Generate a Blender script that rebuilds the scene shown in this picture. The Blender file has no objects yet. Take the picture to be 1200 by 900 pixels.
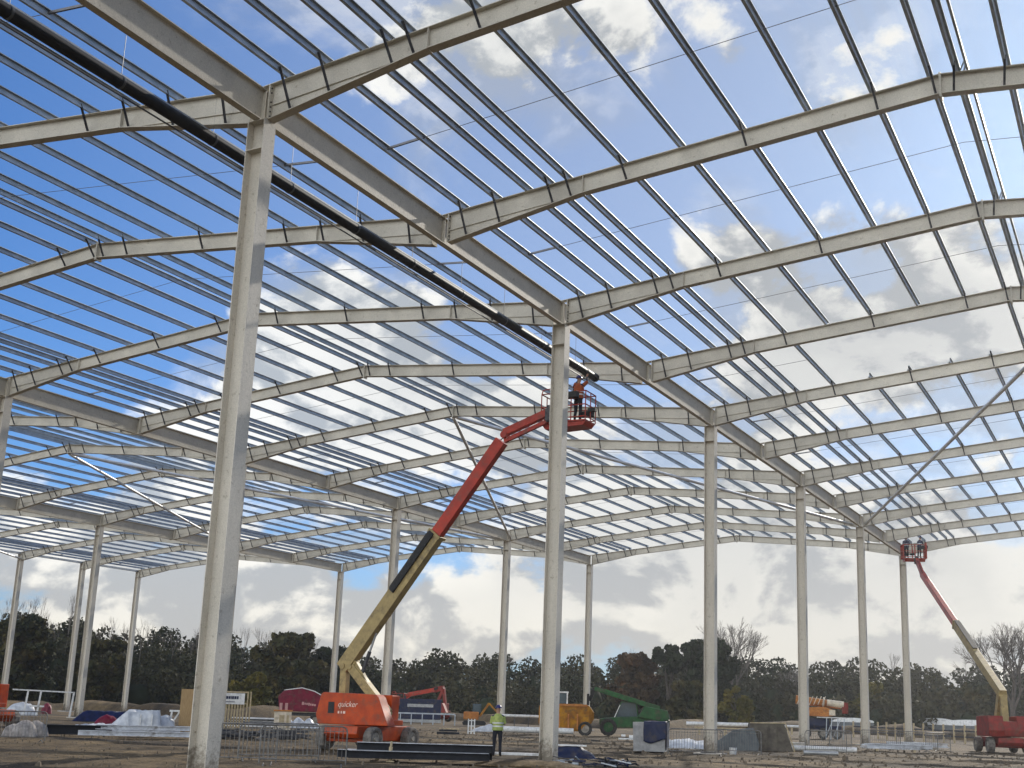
import bpy, math, random
import numpy as np
from mathutils import Vector, Matrix, noise
PI = math.pi
R = math.radians
scene = bpy.context.scene
COL = scene.collection

# ------------------------------------------------------------------ survey of the place
F = 1382.3; YAW, PIT, ROL = 0.46687, 0.22191, -0.030631
PPX, PPY = 52.69, 69.45
CAM = np.array([17.880, -99.537, 1.727])
S = 28.472; B = 8.0; HC = 14.99; ZT0 = 15.87; SL = 0.0935; RD = 0.53; HS = S / 2

def rotm(yaw, pitch, roll):
    cy, sy = math.cos(yaw), math.sin(yaw); cp, sp = math.cos(pitch), math.sin(pitch); cr, sr = math.cos(roll), math.sin(roll)
    return np.array([[cy, -sy, 0], [sy, cy, 0], [0, 0, 1]]) @ np.array([[1, 0, 0], [0, cp, -sp], [0, sp, cp]]) @ np.array([[cr, 0, sr], [0, 1, 0], [-sr, 0, cr]])
CM = rotm(YAW, PIT, ROL)
def ray(x, y): return CM @ np.array([(x - 600 - PPX) / F, 1, -(y - 450 - PPY) / F])
def G(x, y, z=0.0):
    d = ray(x, y); return Vector(CAM + d * ((z - CAM[2]) / d[2]))
def onY(x, y, Y):
    d = ray(x, y); return Vector(CAM + d * ((Y - CAM[1]) / d[1]))
def at_dist(x, y, D):
    d = ray(x, y); return Vector(CAM + d * (D / math.hypot(d[0], d[1])))

# ------------------------------------------------------------------ materials
def new_mat(name):
    m = bpy.data.materials.new(name); m.use_nodes = True
    nt = m.node_tree; b = nt.nodes['Principled BSDF']
    return m, nt, b
def mat(name, c1, c2=None, scale=3.0, rough=0.6, metal=0.0, bump=0.0, bscale=40.0, detail=6, stretch=None, contrast=(0.35, 0.65), spec=0.28, c3=None):
    m, nt, b = new_mat(name)
    N = nt.nodes; L = nt.links
    b.inputs['Roughness'].default_value = rough; b.inputs['Metallic'].default_value = metal
    b.inputs['Specular IOR Level'].default_value = spec
    tc = N.new('ShaderNodeTexCoord'); mp = N.new('ShaderNodeMapping'); L.new(tc.outputs['Object'], mp.inputs[0])
    if stretch: mp.inputs['Scale'].default_value = stretch
    c2 = c2 or tuple(x * 0.75 for x in c1)
    n = N.new('ShaderNodeTexNoise'); n.inputs['Scale'].default_value = scale; n.inputs['Detail'].default_value = detail; n.inputs['Roughness'].default_value = 0.6
    L.new(mp.outputs[0], n.inputs['Vector'])
    r = N.new('ShaderNodeValToRGB'); r.color_ramp.elements[0].position = contrast[0]; r.color_ramp.elements[1].position = contrast[1]
    r.color_ramp.elements[0].color = (*c2, 1); r.color_ramp.elements[1].color = (*c1, 1)
    if c3:
        e = r.color_ramp.elements.new(0.5 * (contrast[0] + contrast[1])); e.color = (*c3, 1)
    L.new(n.outputs[0], r.inputs[0]); L.new(r.outputs[0], b.inputs['Base Color'])
    if bump:
        n2 = N.new('ShaderNodeTexNoise'); n2.inputs['Scale'].default_value = bscale; n2.inputs['Detail'].default_value = 4
        L.new(mp.outputs[0], n2.inputs['Vector'])
        bp = N.new('ShaderNodeBump'); bp.inputs['Strength'].default_value = bump; bp.inputs['Distance'].default_value = 0.02
        L.new(n2.outputs[0], bp.inputs['Height']); L.new(bp.outputs[0], b.inputs['Normal'])
    return m
M = {}
def steel_paint(name, base, dark, scuff, streak, mud=False):
    m, nt, b = new_mat(name); N = nt.nodes; L = nt.links
    b.inputs['Roughness'].default_value = .6
    tc = N.new('ShaderNodeTexCoord')
    def nz(sc, det, rg, st=(1, 1, 1)):
        mp = N.new('ShaderNodeMapping'); mp.inputs['Scale'].default_value = st; L.new(tc.outputs['Object'], mp.inputs[0])
        n = N.new('ShaderNodeTexNoise'); n.inputs['Scale'].default_value = sc; n.inputs['Detail'].default_value = det; n.inputs['Roughness'].default_value = rg; L.new(mp.outputs[0], n.inputs['Vector']); return n.outputs[0]
    def ramp(x, a, b_, c, d):
        q = N.new('ShaderNodeValToRGB'); q.color_ramp.elements[0].position = a; q.color_ramp.elements[1].position = b_; q.color_ramp.elements[0].color = (*c, 1); q.color_ramp.elements[1].color = (*d, 1); L.new(x, q.inputs[0]); return q.outputs[0]
    c1 = ramp(nz(1.1, 7, .65, streak), .33, .66, dark, base)
    k = ramp(nz(6, 9, .74), .58, .66, (0, 0, 0), (1, 1, 1))
    mx = N.new('ShaderNodeMix'); mx.data_type = 'RGBA'; L.new(k, mx.inputs[0]); L.new(c1, mx.inputs[6]); mx.inputs[7].default_value = (*scuff, 1)
    f = ramp(nz(38, 4, .7), .3, .7, (.8, .8, .8), (1.12, 1.12, 1.12))
    m2 = N.new('ShaderNodeMix'); m2.data_type = 'RGBA'; m2.blend_type = 'MULTIPLY'; m2.inputs[0].default_value = 1; L.new(mx.outputs[2], m2.inputs[6]); L.new(f, m2.inputs[7]); L.new(m2.outputs[2], b.inputs['Base Color'])
    if mud:
        sp = N.new('ShaderNodeSeparateXYZ'); L.new(tc.outputs['Object'], sp.inputs[0])
        ad = N.new('ShaderNodeMath'); ad.operation = 'MULTIPLY_ADD'; L.new(nz(6, 9, .75), ad.inputs[0]); ad.inputs[1].default_value = -3.2; L.new(sp.outputs[2], ad.inputs[2])
        q = N.new('ShaderNodeMapRange'); q.inputs[1].default_value = -1.35; q.inputs[2].default_value = -.75; q.inputs[3].default_value = .8; q.inputs[4].default_value = 0; L.new(ad.outputs[0], q.inputs[0])
        m3_ = N.new('ShaderNodeMix'); m3_.data_type = 'RGBA'; L.new(q.outputs[0], m3_.inputs[0]); L.new(m2.outputs[2], m3_.inputs[6]); m3_.inputs[7].default_value = (.11, .085, .055, 1); L.new(m3_.outputs[2], b.inputs['Base Color'])
    bp = N.new('ShaderNodeBump'); bp.inputs['Strength'].default_value = .25; bp.inputs['Distance'].default_value = .02; L.new(nz(14, 5, .6), bp.inputs['Height']); L.new(bp.outputs[0], b.inputs['Normal'])
    return m
M['primer'] = mat('primer_steel', (0.58, 0.52, 0.41), (0.40, 0.355, 0.28), 1.6, 0.55, bump=0.15, bscale=18, contrast=(0.3, 0.7))
M['primer_col'] = mat('primer_column', (0.60, 0.54, 0.435), (0.40, 0.36, 0.29), 2.2, 0.5, bump=0.2, bscale=12, contrast=(0.28, 0.62), stretch=(1, 1, 0.25))
M['primer'] = steel_paint('primer_steel', (0.57, 0.525, 0.43), (0.46, 0.425, 0.35), (0.33, 0.29, 0.22), (1, 1, 1))
M['primer_col'] = steel_paint('primer_column', (0.61, 0.56, 0.47), (0.48, 0.445, 0.375), (0.34, 0.30, 0.235), (1.3, 1.3, .35), True)
M['conc_pad'] = mat('pad_concrete', (0.42, 0.40, 0.36), (0.3, 0.28, 0.25), 5, 0.9, bump=0.4)
M['galv'] = mat('galvanised', (0.46, 0.50, 0.54), (0.32, 0.36, 0.40), 2.5, 0.5, metal=0.4, bump=0.1, bscale=25)
M['barrier'] = mat('worn_barrier_steel', (0.24, 0.235, 0.22), (0.11, 0.105, 0.10), 6, 0.55, metal=0.5)
M['galv_dull'] = mat('galvanised_dull', (0.42, 0.43, 0.43), (0.28, 0.29, 0.29), 4, 0.5, metal=0.6)
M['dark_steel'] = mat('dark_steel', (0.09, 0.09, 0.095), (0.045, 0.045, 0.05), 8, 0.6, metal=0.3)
M['bolt'] = mat('bolt_steel', (0.10, 0.09, 0.08), None, 8, 0.6, metal=0.4)
M['wire'] = mat('wire_rod', (0.16, 0.16, 0.17), None, 8, 0.5, metal=0.5)
M['brace'] = mat('bare_tube', (0.72, 0.72, 0.72), (0.58, 0.58, 0.58), 3, 0.38, metal=0.3)
M['pipe'] = mat('black_pipe', (0.022, 0.024, 0.028), (0.012, 0.013, 0.015), 5, 0.55)
M['pipe_band'] = mat('pipe_band', (0.09, 0.10, 0.11), None, 5, 0.4)
M['orange'] = mat('orange_paint', (0.46, 0.060, 0.006), (0.32, 0.036, 0.005), 3, 0.42, bump=0.05)
M['red'] = mat('red_paint', (0.42, 0.034, 0.014), (0.27, 0.022, 0.011), 2.2, 0.42, bump=0.05)
M['red_dirty'] = mat('dirty_red_paint', (0.26, 0.028, 0.02), (0.15, 0.022, 0.016), 3, 0.6)
M['tan'] = mat('cream_paint', (0.40, 0.30, 0.125), (0.26, 0.195, 0.085), 2.5, 0.5, bump=0.08)
M['black'] = mat('black_plastic', (0.025, 0.025, 0.027), (0.015, 0.015, 0.015), 9, 0.6)
M['tyre'] = mat('tyre_rubber', (0.06, 0.057, 0.052), (0.025, 0.024, 0.023), 9, 0.85, bump=0.5, bscale=20)
M['tyre_grey'] = mat('mud_caked_tyre', (0.20, 0.18, 0.155), (0.07, 0.065, 0.06), 6, 0.9, bump=0.5, bscale=20)
M['rim'] = mat('rim_paint', (0.35, 0.32, 0.27), (0.2, 0.18, 0.15), 7, 0.7)
M['white'] = mat('white_paint', (0.78, 0.78, 0.76), (0.6, 0.6, 0.58), 6, 0.5)
M['white_sheet'] = mat('white_polythene', (0.60, 0.62, 0.64), (0.36, 0.38, 0.41), 2.5, 0.3, bump=0.6, bscale=5)
M['yellow'] = mat('dumper_yellow', (0.48, 0.22, 0.012), (0.22, 0.08, 0.01), 1.8, 0.5)
M['green'] = mat('green_paint', (0.018, 0.11, 0.025), (0.008, 0.04, 0.012), 2, 0.42)
M['glass'] = mat('cab_glass', (0.05, 0.08, 0.10), None, 2, 0.08)
M['blue_sheet'] = mat('blue_tarpaulin', (0.008, 0.014, 0.07), (0.005, 0.008, 0.03), 3, 0.45, bump=0.5, bscale=6)
M['blue_dark'] = mat('dark_blue_paint', (0.012, 0.020, 0.06), None, 3, 0.5)
M['blue_bright'] = mat('blue_paint', (0.03, 0.07, 0.32), None, 3, 0.4)
M['ply'] = mat('plywood', (0.42, 0.29, 0.14), (0.30, 0.19, 0.09), 6, 0.8, stretch=(6, 6, 0.6))
M['timber'] = mat('pale_timber', (0.46, 0.38, 0.24), (0.32, 0.25, 0.15), 6, 0.8)
M['crimson'] = mat('crimson_sheet', (0.19, 0.006, 0.03), (0.11, 0.004, 0.018), 3, 0.5)
M['pink_mark'] = mat('faded_lettering', (0.55, 0.30, 0.28), None, 3, 0.6)
M['white_mark'] = mat('white_lettering', (0.80, 0.62, 0.52), None, 3, 0.6)
M['dark_mark'] = mat('dark_lettering', (0.03, 0.04, 0.08), None, 3, 0.6)
M['conc_grey'] = mat('grey_boarding', (0.33, 0.33, 0.32), (0.22, 0.22, 0.22), 4, 0.8, bump=0.3)
M['skip'] = mat('rusty_dark_skip', (0.13, 0.115, 0.09), (0.07, 0.06, 0.05), 3, 0.75, bump=0.4)
M['slate'] = mat('slate_sheet', (0.13, 0.145, 0.15), (0.08, 0.09, 0.095), 3, 0.7, bump=0.4)
M['crane_or'] = mat('crane_orange', (0.55, 0.22, 0.045), (0.30, 0.10, 0.02), 2.5, 0.55)
M['cream'] = mat('cream_steel', (0.70, 0.62, 0.48), (0.5, 0.42, 0.32), 3, 0.5)
M['lead'] = mat('black_beam_steel', (0.018, 0.02, 0.026), (0.010, 0.011, 0.014), 3, 0.7)
M['lightbeam'] = mat('pale_beam_steel', (0.55, 0.58, 0.62), (0.38, 0.40, 0.44), 4, 0.42, metal=0.3)
M['skin'] = mat('skin', (0.42, 0.24, 0.16), None, 9, 0.55)
M['trousers'] = mat('dark_trousers', (0.018, 0.02, 0.028), None, 9, 0.9)
M['hivis'] = mat('hivis_yellow', (0.36, 0.42, 0.12), (0.22, 0.27, 0.08), 9, 0.7)
M['hivis_or'] = mat('hivis_orange', (0.38, 0.085, 0.02), (0.24, 0.05, 0.015), 9, 0.7)
M['navy'] = mat('navy_cloth', (0.02, 0.025, 0.055), None, 9, 0.85)
M['helmet_navy'] = mat('navy_helmet', (0.03, 0.03, 0.14), None, 9, 0.3)
M['helmet_white'] = mat('white_helmet', (0.7, 0.7, 0.7), None, 9, 0.35)
M['reflect'] = mat('silver_tape', (0.7, 0.72, 0.72), None, 9, 0.35, metal=0.4)
M['rubble'] = mat('rubble_sacks', (0.36, 0.33, 0.30), (0.18, 0.16, 0.15), 5, 0.85, bump=0.5, bscale=8)
M['bark'] = mat('bark', (0.10, 0.085, 0.07), (0.05, 0.045, 0.04), 3, 0.9)
M['bark_light'] = mat('twig_bark', (0.13, 0.11, 0.095), (0.08, 0.07, 0.06), 3, 0.9)
def leafmat(name, a, b_, c, scale=0.22):
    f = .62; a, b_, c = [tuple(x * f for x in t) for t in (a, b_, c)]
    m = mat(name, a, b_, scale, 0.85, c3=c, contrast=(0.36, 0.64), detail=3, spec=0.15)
    return m
M['leaf_wood'] = leafmat('wood_foliage', (0.088, 0.077, 0.033), (0.040, 0.048, 0.022), (0.062, 0.062, 0.027), 0.09)
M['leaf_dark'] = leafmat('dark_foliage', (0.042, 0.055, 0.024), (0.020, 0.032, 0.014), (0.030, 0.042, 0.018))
M['leaf_yellow'] = leafmat('yellowing_foliage', (0.24, 0.19, 0.035), (0.09, 0.09, 0.022), (0.16, 0.14, 0.03), 0.5)
M['leaf_olive'] = leafmat('olive_foliage', (0.13, 0.10, 0.032), (0.035, 0.045, 0.018), (0.075, 0.07, 0.024), 0.4)
M['leaf_rust'] = leafmat('rust_foliage', (0.15, 0.075, 0.03), (0.06, 0.04, 0.02), (0.09, 0.055, 0.022), 0.4)
M['stones'] = mat('stones', (0.22, 0.175, 0.12), (0.09, 0.07, 0.05), 0.9, 0.9)

def ground_mat():
    m, nt, b = new_mat('muddy_ground'); N = nt.nodes; L = nt.links
    b.inputs['Roughness'].default_value = 0.92; b.inputs['Specular IOR Level'].default_value = 0.25
    tc = N.new('ShaderNodeTexCoord')
    def nz(scale, detail=8, rough=0.6, st=None):
        n = N.new('ShaderNodeTexNoise'); n.inputs['Scale'].default_value = scale; n.inputs['Detail'].default_value = detail; n.inputs['Roughness'].default_value = rough
        if st:
            mp = N.new('ShaderNodeMapping'); mp.inputs['Scale'].default_value = st; mp.inputs['Rotation'].default_value = (0, 0, R(27)); L.new(tc.outputs['Object'], mp.inputs[0]); L.new(mp.outputs[0], n.inputs['Vector'])
        else: L.new(tc.outputs['Object'], n.inputs['Vector'])
        return n
    big = nz(0.07, 6, 0.6, (1, 3.5, 1)); mid = nz(0.9, 8, 0.7); fine = nz(9, 6, 0.75)
    r1 = N.new('ShaderNodeValToRGB'); e = r1.color_ramp.elements
    e[0].position = 0.36; e[0].color = (0.042, 0.032, 0.021, 1); e[1].position = 0.66; e[1].color = (0.175, 0.124, 0.062, 1)
    x = e.new(0.5); x.color = (0.100, 0.071, 0.038, 1)
    L.new(big.outputs[0], r1.inputs[0])
    r2 = N.new('ShaderNodeValToRGB'); e = r2.color_ramp.elements
    e[0].position = 0.32; e[0].color = (0.45, 0.44, 0.43, 1); e[1].position = 0.68; e[1].color = (1.35, 1.33, 1.3, 1)
    L.new(mid.outputs[0], r2.inputs[0])
    r3 = N.new('ShaderNodeValToRGB'); e = r3.color_ramp.elements
    e[0].position = 0.35; e[0].color = (0.55, 0.55, 0.55, 1); e[1].position = 0.65; e[1].color = (1.4, 1.4, 1.4, 1)
    L.new(fine.outputs[0], r3.inputs[0])
    def mul(a, c):
        mx = N.new('ShaderNodeMix'); mx.data_type = 'RGBA'; mx.blend_type = 'MULTIPLY'; mx.inputs[0].default_value = 1
        L.new(a, mx.inputs[6]); L.new(c, mx.inputs[7]); return mx.outputs[2]
    c = mul(mul(r1.outputs[0], r2.outputs[0]), r3.outputs[0]); L.new(c, b.inputs['Base Color'])
    bp = N.new('ShaderNodeBump'); bp.inputs['Strength'].default_value = 0.9; bp.inputs['Distance'].default_value = 0.25
    L.new(mid.outputs[0], bp.inputs['Height'])
    bp2 = N.new('ShaderNodeBump'); bp2.inputs['Strength'].default_value = 0.8; bp2.inputs['Distance'].default_value = 0.05
    L.new(fine.outputs[0], bp2.inputs['Height']); L.new(bp.outputs[0], bp2.inputs['Normal']); L.new(bp2.outputs[0], b.inputs['Normal'])
    return m
def grime(m, col, lo=.5, hi=.68, sc=2.4, amt=.75):
    """mud film and scratches over a painted machine surface"""
    nt = m.node_tree; N = nt.nodes; L = nt.links; b = N['Principled BSDF']; src = b.inputs['Base Color'].links[0].from_socket
    tc = N.new('ShaderNodeTexCoord'); n = N.new('ShaderNodeTexNoise'); n.inputs['Scale'].default_value = sc; n.inputs['Detail'].default_value = 10; n.inputs['Roughness'].default_value = .72
    L.new(tc.outputs['Object'], n.inputs['Vector'])
    q = N.new('ShaderNodeMapRange'); q.inputs[1].default_value = lo; q.inputs[2].default_value = hi; q.inputs[4].default_value = amt; L.new(n.outputs[0], q.inputs[0])
    mx = N.new('ShaderNodeMix'); mx.data_type = 'RGBA'; L.new(q.outputs[0], mx.inputs[0]); L.new(src, mx.inputs[6]); mx.inputs[7].default_value = (*col, 1); L.new(mx.outputs[2], b.inputs['Base Color'])
for k_ in ('orange', 'red', 'red_dirty', 'tan', 'yellow', 'green', 'crane_or', 'blue_dark', 'white', 'cream', 'lightbeam', 'crimson'): grime(M[k_], (0.085, 0.066, 0.045), amt=.7 if k_ != 'white' else .45)
M['ground'] = ground_mat()

# ------------------------------------------------------------------ mesh builder
class MB:
    def __init__(s): s.v = []; s.f = []; s.sm = []; s.mi = []; s.cur = 0
    def add(s, vs, fs, smooth=False):
        o = len(s.v); s.v += [tuple(v) for v in vs]; s.f += [tuple(o + i for i in f) for f in fs]
        s.sm += [smooth] * len(fs); s.mi += [s.cur] * len(fs); return s
    def box(s, c, d, rot=None, taper=None):
        x, y, z = [k / 2 for k in d]; c = Vector(c)
        tx, ty = taper or (1, 1)
        vs = [Vector((sx * x * (tx if sz > 0 else 1), sy * y * (ty if sz > 0 else 1), sz * z)) for sz in (-1, 1) for sy in (-1, 1) for sx in (-1, 1)]
        if rot is not None: vs = [rot @ v for v in vs]
        return s.add([v + c for v in vs], [(0, 2, 3, 1), (4, 5, 7, 6), (0, 1, 5, 4), (2, 6, 7, 3), (0, 4, 6, 2), (1, 3, 7, 5)])
    def bar(s, a, b, w, h, up=(0, 0, 1)):
        a = Vector(a); b = Vector(b); d = (b - a); L = d.length; d.normalize()
        x = d.cross(Vector(up))
        if x.length < 1e-4: x = d.cross(Vector((1, 0, 0)))
        x.normalize(); u = x.cross(d).normalized()
        rot = Matrix((x, d, u)).transposed()
        return s.box((a + b) / 2, (w, L, h), rot)
    def tube(s, a, b, r, n=8, r2=None, cap=True):
        a = Vector(a); b = Vector(b); d = (b - a).normalized(); r2 = r if r2 is None else r2
        x = d.orthogonal().normalized(); y = d.cross(x)
        vs = []
        for p, q in ((a, r), (b, r2)):
            for i in range(n):
                t = 2 * PI * i / n; vs.append(p + x * (q * math.cos(t)) + y * (q * math.sin(t)))
        s.add(vs, [(i, (i + 1) % n, n + (i + 1) % n, n + i) for i in range(n)], True)
        if cap: s.add(vs, [tuple(range(n - 1, -1, -1)), tuple(range(n, 2 * n))])
        return s
    def path(s, pts, r, n=6):
        for i in range(len(pts) - 1): s.tube(pts[i], pts[i + 1], r, n)
        return s
    def prism(s, pts, axis, lo, hi):
        # pts: 2d outline in the plane normal to axis ('x','y','z'), extruded lo..hi
        n = len(pts)
        def P(p, t): return {'x': (t, p[0], p[1]), 'y': (p[0], t, p[1]), 'z': (p[0], p[1], t)}[axis]
        vs = [P(p, lo) for p in pts] + [P(p, hi) for p in pts]
        fs = [(i, (i + 1) % n, n + (i + 1) % n, n + i) for i in range(n)]
        return s.add(vs, fs + [tuple(range(n - 1, -1, -1)), tuple(range(n, 2 * n))])
    def loft(s, rings, close=True, smooth=True):
        n = len(rings[0]); vs = [v for r in rings for v in r]; fs = []
        for k in range(len(rings) - 1):
            for i in range(n): fs.append((k * n + i, k * n + (i + 1) % n, (k + 1) * n + (i + 1) % n, (k + 1) * n + i))
        s.add(vs, fs, smooth)
        if close: s.add(vs, [tuple(range(n - 1, -1, -1)), tuple(range((len(rings) - 1) * n, len(rings) * n))])
        return s
    def ball(s, c, r, nu=10, nv=6):
        c = Vector(c); r = (r, r, r) if not hasattr(r, '__len__') else r
        rings = []
        for j in range(nv + 1):
            t = PI * j / nv; q = max(math.sin(t), 0.02)
            rings.append([c + Vector((r[0] * q * math.cos(2 * PI * i / nu), r[1] * q * math.sin(2 * PI * i / nu), -r[2] * math.cos(t))) for i in range(nu)])
        return s.loft(rings)
    def xf(s, loc, rz):
        m = Matrix.Translation(Vector(loc)) @ Matrix.Rotation(rz, 4, 'Z')
        s.v = [tuple(m @ Vector(v)) for v in s.v]; return s
    def build(s, name, mats, parent=None, bevel=0.0, loc=None):
        me = bpy.data.meshes.new(name); me.from_pydata(s.v, [], s.f)
        me.polygons.foreach_set('use_smooth', s.sm)
        ms = mats if isinstance(mats, (list, tuple)) else [mats]
        for k in ms: me.materials.append(k)
        if len(ms) > 1: me.polygons.foreach_set('material_index', s.mi)
        me.validate(); me.update()
        return link(name, me, parent, bevel)
def link(name, me, parent=None, bevel=0.0):
    o = bpy.data.objects.new(name, me); COL.objects.link(o)
    if parent: o.parent = parent
    if bevel:
        b = o.modifiers.new('bevel', 'BEVEL'); b.width = bevel; b.segments = 2; b.limit_method = 'ANGLE'; b.angle_limit = R(35)
    return o
def tag(o, label=None, cat=None, group=None, kind=None):
    if label: o['label'] = label
    if cat: o['category'] = cat
    if group: o['group'] = group
    if kind: o['kind'] = kind
    return o
def empty(name, loc=(0, 0, 0), rz=0, label=None, cat=None, group=None):
    o = bpy.data.objects.new(name, None); COL.objects.link(o); o.location = loc; o.rotation_euler = (0, 0, rz); o.empty_display_size = 0.3
    return tag(o, label, cat, group)
def kids(o): return [c for c in COL.objects if c.parent == o]
def copy_tree(o, parent=None):
    c = o.copy(); COL.objects.link(c)
    if parent: c.parent = parent
    for ch in kids(o): copy_tree(ch, c)
    return c

# ------------------------------------------------------------------ ground
def build_ground():
    def edges(lo, hi, a, b_, fine, grow):
        e = [a]; 
        while e[-1] < b_: e.append(e[-1] + fine)
        st = fine
        while e[-1] < hi: st *= grow; e.append(e[-1] + st)
        st = fine; l = [e[0]]
        while l[-1] > lo: st *= grow; l.append(l[-1] - st)
        return sorted(set(l[1:] + e))
    xs = edges(-2500, 2500, -32, 26, 0.42, 1.28); ys = edges(-1500, 3200, -98, -38, 0.42, 1.28)
    vs = []
    for y in ys:
        for x in xs:
            z = 0
            if -120 < x < 90 and -120 < y < 60:
                d1 = math.hypot(x - CAM[0], y - CAM[1])
                a = noise.noise(Vector((x * 0.35 + y * 0.12, y * 0.35 - x * 0.12, 0.3)))
                b_ = noise.noise(Vector((x * 1.3, y * 1.3, 4.3)))
                rut = noise.noise(Vector(((x * 0.45 - y * 0.9) * 1.1, (x * 0.9 + y * 0.45) * 0.09, 8.1)))
                z = (0.06 * a + 0.045 * b_ + 0.07 * rut) - 0.03
                z = max(min(z, 0.05), -.12)
            vs.append((x, y, z))
    nx = len(xs)
    fs = [(j * nx + i, j * nx + i + 1, (j + 1) * nx + i + 1, (j + 1) * nx + i) for j in range(len(ys) - 1) for i in range(nx - 1)]
    mb = MB(); mb.add(vs, fs, True)
    tag(mb.build('ground', M['ground']), kind='structure', label='brown muddy building site ground with gravel and wheel ruts')
build_ground()

rng = random.Random(11)
def build_stones():
    mb = MB()
    for k in range(5200):
        t = rng.random() ** 1.3
        x = rng.uniform(-40, 20); y = -86 + t * 62
        r = rng.uniform(0.015, 0.05) * (1 + (rng.random() < 0.06) * 1.4) * (1 + t)
        p = [Vector((x + r * math.cos(a + rng.random()) * rng.uniform(.7, 1.2), y + r * math.sin(a) * rng.uniform(.7, 1.2), 0)) for a in (0, 1.4, 2.9, 4.4)]
        top = Vector((x, y, r * rng.uniform(.5, 1.1)))
        mb.add([*(q + Vector((0, 0, -.06)) for q in p), *(q.lerp(top, .35) + Vector((0, 0, r * .35)) for q in p), top],
               [(0, 1, 5, 4), (1, 2, 6, 5), (2, 3, 7, 6), (3, 0, 4, 7), (4, 5, 8), (5, 6, 8), (6, 7, 8), (7, 4, 8)])
    tag(mb.build('loose_stones', M['stones']), 'loose stones and clods scattered over the muddy site ground', 'stones', kind='stuff')
build_stones()

# ------------------------------------------------------------------ steel frame
FR = empty('steel_building_frame', (0, 0, 0), 0, 'huge unclad warehouse steel frame of pale columns, haunched rafters and open roof purlins', 'building frame')
def zt(x): return ZT0 + SL * x          # rafter top at offset x from its valley

def column_mesh(h, cleats=False):
    mb = MB(); D = 0.50; W = 0.40; tf = 0.022; tw = 0.014
    for sx in (-1, 1): mb.box((sx * (D / 2 - tf / 2), 0, (h + 0.07) / 2 + 0.0), (tf, W, h - 0.07))
    mb.box((0, 0, (h + 0.07) / 2), (D - 2 * tf, tw, h - 0.07))
    for z in (h - 0.75, h - 0.02): mb.box((0, 0, z), (D - 2 * tf - 0.004, W - 0.01, 0.018))
    return mb
colcount = 0
def base_mesh():
    mb = MB(); mb.box((0, 0, 0.055), (0.72, 0.6, 0.03))
    for sx in (-1, 1):
        for sy in (-1, 1): mb.tube((sx * .3, sy * .24, 0.05), (sx * .3, sy * .24, 0.15), 0.022, 6)
    return mb
pad_me = None
def add_column(x, y, h, cleat=0):
    global pad_me
    m = column_mesh(h)
    o = m.build('column', M['primer_col'], FR); o.location = (x, y, 0)
    if pad_me is None:
        a = base_mesh().build('base_plate', M['dark_steel'], o); b = MB().box((0, 0, 0.0), (1.2, 1.1, 0.1)).build('footing', M['conc_pad'], o)
        pad_me = (a.data, b.data)
    else:
        link('base_plate', pad_me[0], o); link('footing', pad_me[1], o)
    if cleat:
        c = MB()
        for k in range(8):
            z = 1.6 + k * 1.75
            c.box((cleat * 0.36, 0, z), (0.22, 0.2, 0.012)); c.box((cleat * 0.36, 0.09, z + 0.05), (0.22, 0.01, 0.1))
        c.build('rail_cleat', M['galv_dull'], o)
    return o
for j in (0, 2, 4, 6, 8, 10, 12): add_column(0, -j * B, HC)
for j in (0, 2, 4, 6, 8, 10): add_column(-S, -j * B, HC)
for j in (0, 2, 4, 6, 8): add_column(-2 * S, -j * B, HC)
for j in (0, 2, 4, 6, 8, 10): add_column(S, -j * B, HC)
for j in range(0, 6): add_column(-3 * S, -j * B, ZT0 - 0.02, cleat=-1)

def add_valley(x, j0, j1):
    y0 = -j1 * B; y1 = -j0 * B
    g = 0.30 if True else 0
    mb = MB(); z0 = HC + 0.004; z1 = ZT0 - 0.06; W = 0.20
    yc = (y0 + y1) / 2; L = y1 - y0 - 0.06
    mb.box((x, yc, z0 + .013), (W, L, .026)); mb.box((x, yc, z1 - .013), (W, L, .026)); mb.box((x, yc, (z0 + z1) / 2), (.016, L, z1 - z0 - .053))
    for y in (y0 + .05, y1 - .05): mb.box((x, y, (z0 + z1) / 2), (W - .01, .02, z1 - z0 - .056))
    ym = (y0 + y1) / 2
    mb.box((x, ym, (z0 + z1) / 2), (W - .02, .016, z1 - z0 - .056))
    mb.build('valley_beam', M['primer'], FR)
for i, jm in ((0, 12), (1, 10), (2, 8), (-1, 10)):
    for j in range(0, jm, 2): add_valley(-i * S, j, j + 2)
mb = MB()
for j in range(0, 5): mb.box((-3 * S - .1, -j * B - 4, ZT0 - .12), (.18, 7.9, .22))
mb.build('eaves_beam', M['galv'], FR)

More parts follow.
